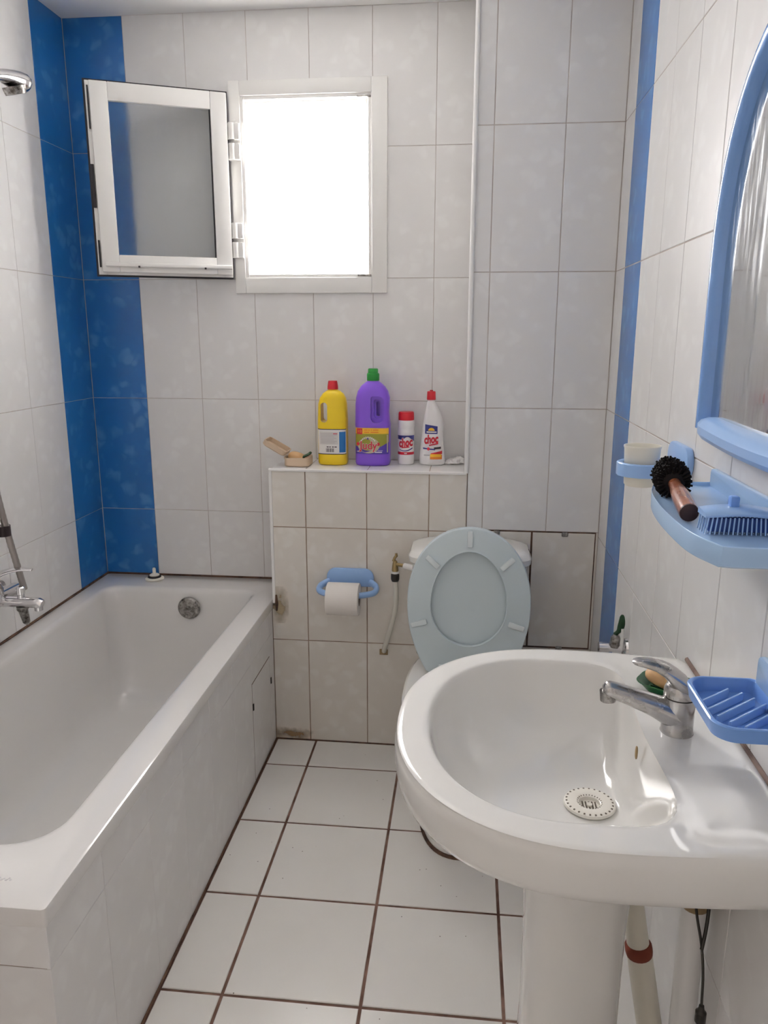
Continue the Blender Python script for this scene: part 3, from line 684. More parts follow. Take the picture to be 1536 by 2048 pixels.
# ------------------------------------------------------------------ bottles on the ledge
def sup(hw, hd, n, k=56):
    return [(hw*math.copysign(abs(math.cos(2*PI*j/k))**(2/n), math.cos(2*PI*j/k)), hd*math.copysign(abs(math.sin(2*PI*j/k))**(2/n), math.sin(2*PI*j/k))) for j in range(k)]
def bottle_body(c, prof):
    """prof rows: z, half width, half depth, x shift, exponent"""
    return loft([[Vector((c[0]+dx+x, c[1]+y, c[2]+z)) for x, y in sup(hw, hd, n)] for z, hw, hd, dx, n in prof])
class Wrap:
    """puts flat artwork on the front of a bottle"""
    def __init__(s, c, hw, hd, n, taper=None): s.c, s.hw, s.hd, s.n, s.tp = c, hw, hd, n, taper
    def f(s, x, z, e):
        k = s.tp(z) if s.tp else (s.hw, s.hd, 0.0)
        q = min(0.9995, abs((x-k[2])/k[0])); y = -k[1]*(1-q**s.n)**(1/s.n)
        return Vector((s.c[0]+x, s.c[1]+y-e, s.c[2]+z))
    def patch(s, name, m, parent, x0, x1, z0, z1, e, kx=14, kz=4, top=None, bot=None):
        vs, fs = [], []
        for i in range(kx+1):
            x = x0+(x1-x0)*i/kx; a = bot(x) if bot else z0; b = top(x) if top else z1
            for j in range(kz+1): vs.append(s.f(x, a+(b-a)*j/kz, e))
        for i in range(kx):
            for j in range(kz):
                p = i*(kz+1)+j; fs.append((p, p+kz+1, p+kz+2, p+1))
        return link(name, mesh(vs, fs), m, parent)
    def text(s, name, t, m, parent, x, z, size, e, shear=0.0, off=0.0, rot=0.0, sx=1.0, sz=1.0):
        me = text2d(t, size, shear, off); ca, sa = math.cos(rot), math.sin(rot)
        for v in me.vertices:
            a, b = v.co.x*sx, v.co.y*sz; v.co = s.f(x+a*ca-b*sa, z+a*sa+b*ca, e)
        return link(name, me, m, parent, smooth=False)
    def poly(s, name, m, parent, pts, e):
        return link(name, mesh([s.f(x, z, e) for x, z in pts], [tuple(range(len(pts)))]), m, parent, smooth=False)

# yellow bottle
c = (-0.267, 0.121, ZLED)
yb_ = thing('cleaner_bottle', c, 'yellow bleach bottle with red cap and a handle hole on the ledge', 'bottle', 'cleaning bottles on the ledge')
prof = [(0.0, 0.042, 0.028, 0, 3.2), (0.003, 0.047, 0.033, 0, 3.4), (0.010, 0.0490, 0.035, 0, 3.6), (0.120, 0.0490, 0.035, 0, 3.6), (0.124, 0.0495, 0.0355, 0, 3.5),
        (0.150, 0.0495, 0.0345, 0, 3.0), (0.200, 0.0475, 0.033, 0, 2.7), (0.220, 0.043, 0.031, 0.001, 2.5), (0.234, 0.034, 0.027, 0.002, 2.3), (0.243, 0.022, 0.020, 0.002, 2), (0.246, 0.016, 0.016, 0.001, 2), (0.252, 0.0155, 0.0155, 0.001, 2)]
body = bottle_body(c, prof)
cut = prism([(c[0]+x, c[2]+z) for x, z in rrect(-0.036, -0.013, 0.142, 0.206, (0.011, 0.011, 0.010, 0.010), 6)], 'y', c[1]-0.06, c[1]+0.06, 0)
link('bottle_body', boolean(body, [cut]), M['yellow'], yb_)
link('cap', lathe([(0.0165, 0.2475), (0.0178, 0.2485), (0.0172, 0.258), (0.0150, 0.272), (0.0140, 0.275), (0, 0.275)], (c[0]+0.001, c[1], c[2]), 28), M['red'], yb_)
w = Wrap(c, 0.0490, 0.035, 3.6)
lb = w.patch('label', M['ink_white'], yb_, -0.047, 0.047, 0.037, 0.121, 0.0006, 24)
w.patch('label_edge', M['ink_black'], yb_, -0.047, 0.047, 0.1185, 0.121, 0.0010, 24, 1)
w.patch('label_edge', M['ink_black'], yb_, -0.047, 0.047, 0.037, 0.0395, 0.0010, 24, 1)
w.patch('label_panel', M['ink_blue'], yb_, 0.026, 0.0455, 0.044, 0.112, 0.0012, 10, 2)
w.patch('label_print_box', mat('label_offwhite', (0.66, 0.63, 0.62), 0.5), yb_, -0.039, 0.022, 0.070, 0.112, 0.0010, 10, 2)
for k in range(7):
    w.patch('print_line', M['ink_grey'], yb_, -0.036, [0.012, 0.018, 0.008, 0.016, 0.010, 0.018, 0.004][k], 0.075+0.005*k, 0.0762+0.005*k, 0.0014, 8, 1)
w.patch('print_line', M['ink_red'], yb_, 0.006, 0.020, 0.1045, 0.107, 0.0016, 4, 1)
for k, (a, b) in enumerate(((-0.016, -0.009), (-0.007, -0.002), (0.002, 0.008), (0.010, 0.018))):
    w.patch('print_line', M['ink_black'], yb_, a, b, 0.0605, 0.0635, 0.0014, 3, 1)
for k in range(9):
    w.patch('barcode_bar', M['ink_black'], yb_, -0.018+0.0030*k, -0.018+0.0030*k+(0.0018 if k % 3 else 0.0011), 0.045, 0.0575, 0.0014, 1, 1)

# purple bottle
c = (-0.1335, 0.126, ZLED)
pb = thing('cleaner_bottle', c, 'large purple floor cleaner bottle with green cap and side grip on the ledge', 'bottle', 'cleaning bottles on the ledge')
prof = [(0.0, 0.050, 0.034, 0, 3.4), (0.003, 0.0555, 0.038, 0, 3.6), (0.010, 0.0575, 0.040, 0, 3.8), (0.128, 0.0575, 0.040, 0, 3.8), (0.133, 0.0585, 0.0405, 0, 3.6), (0.150, 0.0570, 0.0395, -0.0015, 3.0),
        (0.175, 0.0560, 0.038, -0.0025, 2.7), (0.200, 0.0565, 0.037, -0.0015, 2.6), (0.222, 0.0560, 0.036, 0, 2.5), (0.243, 0.0500, 0.033, 0, 2.4), (0.258, 0.0400, 0.029, 0, 2.2), (0.268, 0.029, 0.024, 0, 2.1), (0.274, 0.020, 0.019, 0, 2), (0.280, 0.018, 0.018, 0, 2)]
body = bottle_body(c, prof)
def slot(x0, x1, z0, z1, r, depth):
    return prism([(c[0]+x, c[2]+z) for x, z in rrect(x0, x1, z0, z1, r, 6)], 'y', c[1]-0.09, c[1]-depth, 0)
body = boolean(body, [slot(-0.004, 0.040, 0.142, 0.228, (0.02, 0.008, 0.016, 0.02), 0.026)])
body = boolean(body, [slot(0.005, 0.032, 0.154, 0.218, (0.014, 0.008, 0.010, 0.010), 0.017)])
body = boolean(body, [slot(0.012, 0.025, 0.163, 0.210, 0.006, -0.005)])
link('bottle_body', body, M['purple'], pb)
link('cap', lathe([(0.0195, 0.276), (0.0205, 0.278), (0.0205, 0.296), (0.0190, 0.300), (0.0165, 0.301), (0.0165, 0.312), (0.0150, 0.315), (0, 0.315)], c, 32), M['green'], pb)
w = Wrap(c, 0.0575, 0.040, 3.8)
w.patch('label', M['ink_olive'], pb, -0.0545, 0.0545, 0.0405, 0.126, 0.0006, 26)
w.patch('label_band', M['ink_yellow'], pb, -0.0545, 0.0545, 0.107, 0.126, 0.0010, 26, 2)
w.patch('label_wave', M['ink_violet'], pb, -0.0545, 0.0545, 0.0405, 0.06, 0.0012, 26, 3, top=lambda x: 0.052+0.028*max(0, (x+0.005)/0.06)**1.3+0.016*max(0, (-x-0.020)/0.035))
w.poly('label_disc', M['ink_pale'], pb, [(-0.010+0.036*math.cos(2*PI*k/32), 0.069+0.026*math.sin(2*PI*k/32)) for k in range(32)], 0.0016)
w.patch('price_square', M['ink_red'], pb, -0.0500, -0.0310, 0.1055, 0.1245, 0.0014, 5, 1)
w.text('square_text', '1/2', M['ink_yellow'], pb, -0.0405, 0.1150, 0.0115, 0.0018)
for zz, parts in ((0.1195, ((-0.025, -0.014), (-0.012, -0.006), (-0.003, 0.001), (0.004, 0.022))), (0.1120, ((-0.025, -0.008), (-0.004, 0.022)))):
    for a, b in parts: w.patch('print_line', M['ink_orange'], pb, a, b, zz-0.0016, zz+0.0016, 0.0014, 3, 1)
for k in range(9):
    a = math.radians(30+15*k); rx, rz = 0.025, 0.022
    px, pz = -0.012+rx*math.cos(a), 0.074+rz*math.sin(a)
    w.poly('petal', M['ink_white'], pb, [(px+0.0022*math.cos(t*PI/4), pz+0.0030*math.sin(t*PI/4)) for t in range(8)], 0.0020)
w.poly('flower_dot', M['ink_violet'], pb, [(-0.013+0.003*math.cos(t*PI/4), 0.091+0.003*math.sin(t*PI/4)) for t in range(8)], 0.0022)
for px in (-0.046, 0.022):
    w.poly('red_dot', M['ink_red'], pb, [(px+0.0048*math.cos(t*PI/6), 0.0735+0.0058*math.sin(t*PI/6)) for t in range(12)], 0.0022)
w.text('brand_outline', 'Judy', M['ink_white'], pb, -0.011, 0.0680, 0.037, 0.0024, off=0.0016, sx=0.90)
w.text('brand_text', 'Judy', M['ink_red'], pb, -0.011, 0.0680, 0.037, 0.0029, off=0.0007, sx=0.90)
w.patch('print_line', M['ink_white'], pb, 0.010, 0.034, 0.0455, 0.0485, 0.0018, 6, 1)
w.patch('print_line', M['ink_white'], pb, 0.020, 0.036, 0.0515, 0.0530, 0.0018, 4, 1)
w.patch('print_line', M['ink_white'], pb, -0.050, -0.042, 0.0475, 0.050, 0.0018, 3, 1)
w.patch('label_strip', M['ink_pale'], pb, 0.049, 0.0525, 0.046, 0.104, 0.0014, 2, 3)

# scouring powder can
c = (-0.026, 0.152, ZLED)
cn = thing('scouring_powder_can', c, 'short white scouring powder tub with red lid between the bottles', 'can', 'cleaning bottles on the ledge')
link('can_body', lathe([(0.024, 0), (0.0275, 0.003), (0.0275, 0.030), (0.0270, 0.032), (0.0270, 0.098), (0.0278, 0.101), (0.0278, 0.108), (0.0262, 0.114), (0.0262, 0.122), (0.0278, 0.127), (0.0278, 0.140), (0.0262, 0.146), (0.024, 0.148), (0, 0.148)], c, 36), M['white_plastic'], cn)
link('lid', lathe([(0.0255, 0.147), (0.0262, 0.149), (0.0255, 0.170), (0.0235, 0.174), (0, 0.174)], c, 36), M['red'], cn)
w = Wrap(c, 0.0274, 0.0274, 2.0)
w.patch('label', M['ink_white'], cn, -0.0268, 0.0268, 0.034, 0.098, 0.0002, 24)
w.patch('label_top', M['ink_navy'], cn, -0.0268, 0.0268, 0.085, 0.098, 0.0006, 24, 2, bot=lambda x: 0.0915-0.0105*(abs(x)/0.027)**1.3+0.004*math.sin(x*160))
w.patch('label_band', M['ink_red'], cn, -0.0268, 0.0268, 0.034, 0.043, 0.0006, 24, 1)
w.patch('label_swoosh', M['ink_navy'], cn, -0.0200, 0.0225, 0.046, 0.05, 0.0007, 20, 1, top=lambda x: 0.0485+14*(x+0.004)**2, bot=lambda x: 0.0455+14*(x+0.002)**2)
w.text('brand_outline', 'choc', M['ink_white'], cn, -0.001, 0.0735, 0.0260, 0.0009, shear=0.2, off=0.0020, rot=0.13, sx=0.90, sz=1.5)
w.text('brand_text', 'choc', M['ink_red'], cn, -0.001, 0.0735, 0.0260, 0.0013, shear=0.2, off=0.0011, rot=0.13, sx=0.90, sz=1.5)
w.patch('print_line', M['ink_red'], cn, -0.013, 0.013, 0.0565, 0.0590, 0.0010, 8, 1, top=lambda x: 0.0605+x*0.12, bot=lambda x: 0.0570+x*0.12)
w.patch('print_line', M['ink_white'], cn, -0.004, 0.005, 0.037, 0.040, 0.0010, 4, 1)

# white cream cleaner bottle
c = (0.062, 0.148, ZLED)
wbt = thing('cream_cleaner_bottle', c, 'white flat tapering cream cleaner bottle with red cap at the ledge corner', 'bottle', 'cleaning bottles on the ledge')
prof = [(0.0, 0.036, 0.020, 0, 2.6), (0.004, 0.0415, 0.0245, 0, 2.8), (0.012, 0.0425, 0.026, 0, 2.8), (0.030, 0.0415, 0.026, 0, 2.7), (0.070, 0.0375, 0.025, -0.0005, 2.5), (0.110, 0.0345, 0.024, 0.0005, 2.4), (0.130, 0.0345, 0.0235, 0.002, 2.3),
        (0.150, 0.0315, 0.0225, 0.002, 2.2), (0.175, 0.0245, 0.020, -0.001, 2.1), (0.195, 0.0175, 0.0165, -0.004, 2), (0.208, 0.0130, 0.013, -0.006, 2), (0.214, 0.0105, 0.0105, -0.006, 2), (0.220, 0.0105, 0.0105, -0.006, 2)]
link('bottle_body', bottle_body(c, prof), M['white_plastic'], wbt)
link('cap', lathe([(0.0142, 0.2145), (0.0148, 0.216), (0.0138, 0.240), (0.0125, 0.242), (0.006, 0.2425), (0.005, 0.246), (0, 0.246)], (c[0]-0.006, c[1], c[2]), 24), M['red'], wbt)
def tp_(z):
    for a, b in zip(prof, prof[1:]):
        if a[0] <= z <= b[0]:
            t = (z-a[0])/(b[0]-a[0]); return (a[1]+(b[1]-a[1])*t, a[2]+(b[2]-a[2])*t, a[3]+(b[3]-a[3])*t)
    return prof[5][1:4]
w = Wrap(c, 0.04, 0.026, 2.5, tp_)
w.patch('label_panel', M['ink_navy'], wbt, -0.024, 0.017, 0.104, 0.13, 0.0008, 10, 4, bot=lambda x: 0.105, top=lambda x: 0.136-0.15*(x+0.024))
w.poly('label_sun', M['ink_yellow'], wbt, [(-0.003+0.0105*math.cos(PI*k/12), 0.1155+0.0095*math.sin(PI*k/12)) for k in range(13)], 0.0016)
w.patch('print_line', M['ink_white'], wbt, -0.019, 0.014, 0.1090, 0.1130, 0.0014, 8, 1)
w.text('brand_text', 'choc', M['ink_red'], wbt, -0.0045, 0.0865, 0.0260, 0.0018, shear=0.2, off=0.0011, rot=0.10, sx=0.92, sz=1.5)
w.text('brand_text', 'choc', M['ink_red'], wbt, 0.004, 0.0695, 0.0125, 0.0018, shear=0.25, off=0.0005, rot=0.18) if False else w.patch('brand_swash', M['ink_red'], wbt, -0.010, 0.020, 0.066, 0.07, 0.0016, 10, 1, top=lambda x: 0.0715+0.22*x, bot=lambda x: 0.0670+0.22*x)
w.patch('ribbon', M['ink_navy'], wbt, -0.030, 0.010, 0.052, 0.057, 0.0014, 10, 1, top=lambda x: 0.0565-0.10*x, bot=lambda x: 0.0520-0.10*x)
w.poly('ribbon_knot', M['ink_red'], wbt, [(-0.012+0.0048*math.cos(t*PI/5), 0.0555+0.0055*math.sin(t*PI/5)) for t in range(10)], 0.0020)
w.patch('print_line', M['ink_black'], wbt, 0.006, 0.029, 0.054, 0.063, 0.0012, 8, 1, top=lambda x: 0.060+0.10*x, bot=lambda x: 0.0530+0.10*x)
w.patch('label_block', M['ink_orange'], wbt, -0.006, 0.033, 0.021, 0.036, 0.0012, 10, 1)
w.patch('label_block', M['ink_red'], wbt, -0.004, 0.033, 0.038, 0.050, 0.0012, 10, 1, top=lambda x: 0.042+0.22*x)
w.patch('label_block', M['ink_yellow'], wbt, -0.006, 0.030, 0.029, 0.0385, 0.0015, 10, 1)
w.patch('label_block', M['ink_grey'], wbt, -0.027, -0.008, 0.0325, 0.0365, 0.0012, 6, 1)

# soap box with hinged lid
sb = thing('soap_box', (-0.376, 0.085, ZLED), 'open beige plastic soap box with its hinged lid tipped left on the ledge', 'soap box')
def tray(x0, x1, y0, y1, z0, z1, r, w_=0.003, mtx=None):
    rg = [rrect(x0+0.004, x1-0.004, y0+0.004, y1-0.004, r), rrect(x0, x1, y0, y1, r), rrect(x0, x1, y0, y1, r), rrect(x0+w_, x1-w_, y0+w_, y1-w_, r*0.8), rrect(x0+w_, x1-w_, y0+w_, y1-w_, r*0.8)]
    zz = [z0, z0+0.004, z1, z1, z0+0.003]
    me = loft([ring3(p, z) for p, z in zip(rg, zz)])
    if mtx is not None: me.transform(mtx)
    return me
link('box', tray(-0.4175, -0.3360, 0.040, 0.126, ZLED, ZLED+0.030, 0.014), M['beige'], sb)
lm_ = Matrix.Translation((-0.418, 0.083, ZLED+0.032)) @ Matrix.Rotation(math.radians(30), 4, 'Y') @ Matrix.Rotation(math.radians(0), 4, 'Z')
link('hinged_lid', tray(-0.084, 0.0, -0.042, 0.042, 0.0, 0.018, 0.014, mtx=lm_), M['beige'], sb)
link('hinge', boxm((-0.423, 0.065, ZLED+0.022), (-0.416, 0.10, ZLED+0.031), 0.002), M['beige'], sb)
def pillow(c, hx, hy, hz, n=2.6, mtx=None, k=10):
    rings = []
    for i in range(k+1):
        a = -PI/2 + PI*i/k; s = math.cos(a)**(2/n) if math.cos(a) > 1e-6 else 1e-3; h = hz*math.copysign(abs(math.sin(a))**(2/n), math.sin(a))
        rings.append([Vector((x*max(s, 1e-3), y*max(s, 1e-3), h)) for x, y in sup(hx, hy, 2.6, 28)])
    me = loft(rings)
    if mtx is not None: me.transform(mtx)
    me.transform(Matrix.Translation(c)); return me
tag(link('soap_bar', pillow((-0.385, 0.083, ZLED+0.027), 0.027, 0.030, 0.016, mtx=Matrix.Rotation(0.25, 4, 'Y')), M['soap']), 'worn tan soap bar lying in the open beige soap box', 'soap')
tag(link('scouring_strip', tube(catmull([(-0.372, 0.075, ZLED+0.018), (-0.357, 0.078, ZLED+0.030), (-0.345, 0.085, ZLED+0.036), (-0.336, 0.090, ZLED+0.043)], 5), [0.005]*15+[0.0035], 8, flat=(2.2, 0.9)), M['dark_green']), 'dark green strip sticking out of the beige soap box', 'scourer')
ts = thing('crumpled_tissue', (0.145, 0.165, ZLED), 'crumpled scraps of white tissue in the right corner of the ledge', 'tissue')
for k, (x, y, r) in enumerate(((0.118, 0.150, 0.013), (0.138, 0.158, 0.016), (0.158, 0.170, 0.014), (0.128, 0.180, 0.014), (0.150, 0.190, 0.018))):
    me = pillow((x, y, ZLED+r*0.55), r, r*0.9, r*0.62, 2.0, k=8)
    for v in me.vertices:
        s = 1+0.22*math.sin(v.co.x*530+k)*math.cos(v.co.y*470)+0.12*math.sin(v.co.z*700); c0 = Vector((x, y, ZLED+r*0.5)); v.co = c0+(v.co-c0)*s
        v.co.z = max(v.co.z, ZLED)
    link('scrap', me, M['tissue'], ts)

# ------------------------------------------------------------------ wash basin
SCY = -1.283
bs = thing('wash_basin', (0.36, SCY, 0.60), 'white D-shaped porcelain wash basin fixed to the right wall', 'sink')
def radial(c, inside, n=112):
    out = []
    for j in range(n):
        a = 2*PI*j/n; d = Vector((math.cos(a), math.sin(a))); lo, hi = 0.0, 0.8
        for _ in range(34):
            md = (lo+hi)/2; p = Vector(c)+d*md
            if inside(p.x, p.y): lo = md
            else: hi = md
        out.append(Vector(c)+d*lo)
    return out
def outer_in(x, y):
    dx, dy = x-0.36, y-SCY
    if x < 0.36: return (abs(dx)/0.287)**2.25+(abs(dy)/0.302)**2.25 < 1
    k = dx/0.231
    return k < 1 and abs(dy) < 0.302-0.014*k**2 and (k**40+(abs(dy)/(0.302-0.014*k**2))**40) < 1
def lip_in(x, y):
    dx, dy = x-0.315, y-SCY
    if x < 0.315: return (abs(dx)/0.190)**2.15+(abs(dy)/0.243)**2.15 < 1
    bx = 0.136+0.020*min(1.0, abs(dy)/0.20)**2
    k = dx/bx
    return k < 1 and (k**6+(abs(dy)/0.243)**3.2) < 1
DC = (0.378, SCY)
lip = radial(DC, lip_in); out_ = radial(DC, outer_in)
DRN = Vector((0.378, SCY))
rg = []
def rr_(pts, zf): rg.append([Vector((p.x, p.y, zf(p) if callable(zf) else zf)) for p in pts])
def lerp(a, b, t): return [p+(q-p)*t for p, q in zip(a, b)]
def deck(t):
    def f(p):
        z = 0.7925
        a = abs(p.y-SCY)
        if p.x > 0.43:     # shallow soap trays either side of the tap platform
            k = min(1, max(0, (p.x-0.445)/0.03))*min(1, max(0, (0.578-p.x)/0.015))*min(1, max(0, (a-0.105)/0.018))*min(1, max(0, (0.272-a)/0.02))
            z -= 0.007*k
        return z - (0.0015 if t > 0.93 else 0)
    return f
FLAT = 0.046
for rad, z in ((0.008, 0.6545), (0.025, 0.6548), (FLAT, 0.6556)):
    rr_([DRN+(p-DRN).normalized()*rad for p in lip], z)
for s, z in ((0.10, 0.6568), (0.24, 0.6602), (0.40, 0.6655), (0.55, 0.6735), (0.68, 0.685), (0.79, 0.701), (0.87, 0.720), (0.925, 0.742), (0.96, 0.760), (0.982, 0.776), (0.995, 0.786), (1.008, 0.7905)):
    rr_([DRN+(p-DRN).normalized()*(FLAT+((p-DRN).length-FLAT)*s) for p in lip], z)
for t in (0.10, 0.22, 0.36, 0.5, 0.64, 0.78, 0.88, 0.95): rr_(lerp(lip, out_, t), deck(t))
OC = Vector((0.37, SCY))
def osc(k, z, dz=0): rr_([OC+(p-OC)*k if p.x < 0.585 else Vector((p.x, OC.y+(p.y-OC.y)*k)) for p in out_], z)
osc(0.99, 0.7885); osc(1.0, 0.782); osc(1.004, 0.772); osc(1.002, 0.752); osc(0.992, 0.732); osc(0.97, 0.718); osc(0.92, 0.705); osc(0.82, 0.685); osc(0.66, 0.650); osc(0.45, 0.615); osc(0.30, 0.60)
link('basin_bowl', loft(rg, False, True), M['porcelain'], bs)
link('overflow_hole', pillow((0.4435, SCY-0.008, 0.757), 0.002, 0.0035, 0.011), M['stain'], bs)
st_ = thing('sink_strainer', (0.380, SCY, 0.656), 'white plastic strainer sitting in the basin drain', 'strainer')
Z = 0.6615
link('strainer_disc', lathe([(0.0385, Z-0.006), (0.0405, Z-0.003), (0.039, Z), (0.033, Z+0.002), (0.020, Z+0.001), (0.0165, Z-0.001), (0.0155, Z-0.006), (0.0, Z-0.007)], (0.380, SCY, 0), 48, cap=False), M['strainer'], st_)
dots = []
for k in range(26):
    a = 2*PI*k/26; mt = Matrix.Translation((0.380+0.0355*math.cos(a), SCY+0.0355*math.sin(a), Z+0.0012)) @ Matrix.Rotation(a, 4, 'Z')
    dots.append(boxm((-0.0015, -0.0013, -0.001), (0.0015, 0.0013, 0.0004), 0, mtx=mt))
for k in range(26):
    a = 2*PI*k/26; mt = Matrix.Translation((0.380+0.0205*math.cos(a), SCY+0.0205*math.sin(a), Z+0.0006)) @ Matrix.Rotation(a, 4, 'Z')
    dots.append(boxm((-0.0024, -0.0006, -0.001), (0.0024, 0.0006, 0.0004), 0, mtx=mt))
link('drain_holes', join(*dots), M['dark'], st_, smooth=False)
slots = []
for k in range(5):
    slots.append(boxm((0.369+0.0050*k, SCY-0.010, Z-0.0066), (0.3713+0.0050*k, SCY+0.010, Z-0.0055)))
link('slots', join(*slots), M['dark'], st_, smooth=False)
link('centre_grid', lathe([(0.0, Z-0.0069), (0.0045, Z-0.0069), (0.0045, Z-0.003), (0, Z-0.003)], (0.380, SCY, 0), 16, cap=False), M['strainer'], st_)
pdm = []
for z, hx, hy in ((0.0, 0.098, 0.105), (0.02, 0.096, 0.103), (0.06, 0.086, 0.092), (0.25, 0.079, 0.083), (0.45, 0.080, 0.084), (0.56, 0.086, 0.092), (0.5995, 0.095, 0.105)):
    pdm.append([Vector((0.366+x, SCY+y, z)) for x, y in sup(hx, hy, 2.7, 40)])
tag(link('basin_pedestal', loft(pdm), M['porcelain']), 'white porcelain pedestal standing under the wash basin', 'pedestal')
struct('trim_6', tube(catmull([(XR-0.001, -1.005, 0.7915), (XR-0.001, -1.12, 0.791), (XR-0.001, -1.30, 0.7905), (XR-0.001, -1.42, 0.790), (XR-0.001, -1.57, 0.789)], 5), 0.0045, 8), M['sealant'])
# tap
FX, FY, FZ = 0.502, SCY, 0.788
fc = thing('basin_mixer', (FX, FY, FZ), 'limescaled chrome single lever mixer tap on the wash basin', 'tap')
link('tap_body', join(lathe([(0.0245, 0.0), (0.0250, 0.003), (0.0235, 0.008), (0.0230, 0.040), (0.0240, 0.058), (0.0235, 0.062), (0, 0.063)], (FX, FY, FZ), 32)), M['dullchrome'], fc)
spt = link('spout', tube(catmull([(FX-0.002, FY, FZ+0.030), (FX-0.030, FY, FZ+0.043), (FX-0.065, FY, FZ+0.056), (FX-0.098, FY, FZ+0.067), (FX-0.114, FY, FZ+0.070)], 5),
     [0.0235, 0.0230, 0.0225, 0.0215, 0.0205, 0.0195, 0.0185, 0.0178, 0.017, 0.0165, 0.016, 0.0155, 0.015, 0.0147, 0.0144, 0.0142, 0.014, 0.0138, 0.0132, 0.0115, 0.006], 20, flat=(1.0, 0.92)), M['dullchrome'], fc)
link('aerator', tube([(FX-0.106, FY, FZ+0.066), (FX-0.105, FY, FZ+0.050)], [0.0125, 0.0118], 18), M['oldchrome'], spt)
link('seam_ring', lathe([(0.0225, 0.0620), (0.0225, 0.0640)], (FX, FY, FZ), 32), M['darkmetal'], fc)
lv = []
for (x, z, hw, hh_) in ((0.523, 0.857, 0.012, 0.004), (0.5195, 0.8605, 0.020, 0.0095), (0.510, 0.868, 0.0235, 0.0145), (0.497, 0.8765, 0.0235, 0.0165), (0.486, 0.8850, 0.0212, 0.0150),
                       (0.475, 0.8935, 0.0188, 0.0108), (0.462, 0.8995, 0.0170, 0.0078), (0.448, 0.9025, 0.0152, 0.0060), (0.437, 0.9030, 0.0125, 0.0045), (0.431, 0.9030, 0.0085, 0.0030), (0.4285, 0.9030, 0.003, 0.0012)):
    lv.append([Vector((x, FY+a, z+b)) for a, b in sup(hw, hh_, 2.4, 24)])
link('lever_cap', lathe([(0.0235, 0.0640), (0.0238, 0.067), (0.0232, 0.074), (0.0205, 0.081), (0.010, 0.086), (0, 0.087)], (FX, FY, FZ), 32), M['dullchrome'], fc)
link('lever', loft(lv), M['dullchrome'], fc)
# soap and green dish behind the tap
gd = thing('soap_saucer', (0.535, -1.135, 0.787), 'dark green plastic soap saucer behind the basin tap', 'soap dish')
SM2 = Matrix.Translation((0.530, -1.135, 0.787)) @ Matrix.Rotation(math.radians(-32), 4, 'Z')
dsh = loft([ring3(rrect(-0.038, 0.038, -0.026, 0.026, 0.020), 0.0), ring3(rrect(-0.052, 0.052, -0.037, 0.037, 0.026), 0.016), ring3(rrect(-0.054, 0.054, -0.039, 0.039, 0.027), 0.016),
            ring3(rrect(-0.049, 0.049, -0.034, 0.034, 0.024), 0.0155), ring3(rrect(-0.036, 0.036, -0.024, 0.024, 0.018), 0.004)]); dsh.transform(SM2)
link('saucer', dsh, M['mid_green'], gd)
for k in (-1, 0, 1):
    rb = boxm((-0.030, k*0.012-0.002, 0.003), (0.030, k*0.012+0.002, 0.009), 0.001); rb.transform(SM2); link('rib', rb, M['dark_green'], gd)
tag(link('soap_bar', pillow((0.522, -1.135, 0.809), 0.036, 0.024, 0.013, mtx=Matrix.Rotation(math.radians(-32), 4, 'Z') @ Matrix.Rotation(0.2, 4, 'Y')), M['soap']), 'orange-tan soap bar on the green saucer behind the tap', 'soap')

# ------------------------------------------------------------------ things on the right wall
sd = thing('soap_dish', (XR, -1.40, 0.885), 'mid blue wall soap dish with diagonal ribs beside the basin tap', 'soap dish')
MBP = M['mid_blue_plastic']
po_ = rrect(0.487, 0.588, -1.490, -1.336, (0.010, 0.028, 0.030, 0.010), 8)
def inset(p, d):
    cx = sum(a for a, b in p)/len(p); cyy = sum(b for a, b in p)/len(p)
    hx = max(a for a, b in p)-cx; hy = max(b for a, b in p)-cyy
    return [(cx+(a-cx)*(1-d/hx), cyy+(b-cyy)*(1-d/hy)) for a, b in p]
link('dish', loft([ring3(inset(po_, 0.010), 0.886), ring3(inset(po_, 0.003), 0.889), ring3(po_, 0.908), ring3(inset(po_, 0.0015), 0.9095), ring3(inset(po_, 0.004), 0.9095), ring3(inset(po_, 0.0055), 0.908), ring3(inset(po_, 0.008), 0.890)]), MBP, sd)
for k in range(5):
    p = Vector((0.537, -1.413, 0)) + Vector((0.55, -0.83, 0))*(k-2)*0.0185
    hl = (0.036, 0.043, 0.044, 0.043, 0.036)[k]
    mt = Matrix.Translation((p.x, p.y, 0.896)) @ Matrix.Rotation(math.atan2(0.66, 0.75), 4, 'Z')
    link('rib', boxm((-hl, -0.0017, -0.006), (hl, 0.0017, 0.0065), 0.0008, 1, mt), M['blue_plastic'], sd)
link('wall_plate', prism(rrect(-1.475, -1.345, 0.890, 0.950, 0.012), 'x', XR-0.010, XR, 0.003), M['pale_blue_plastic'], sd)

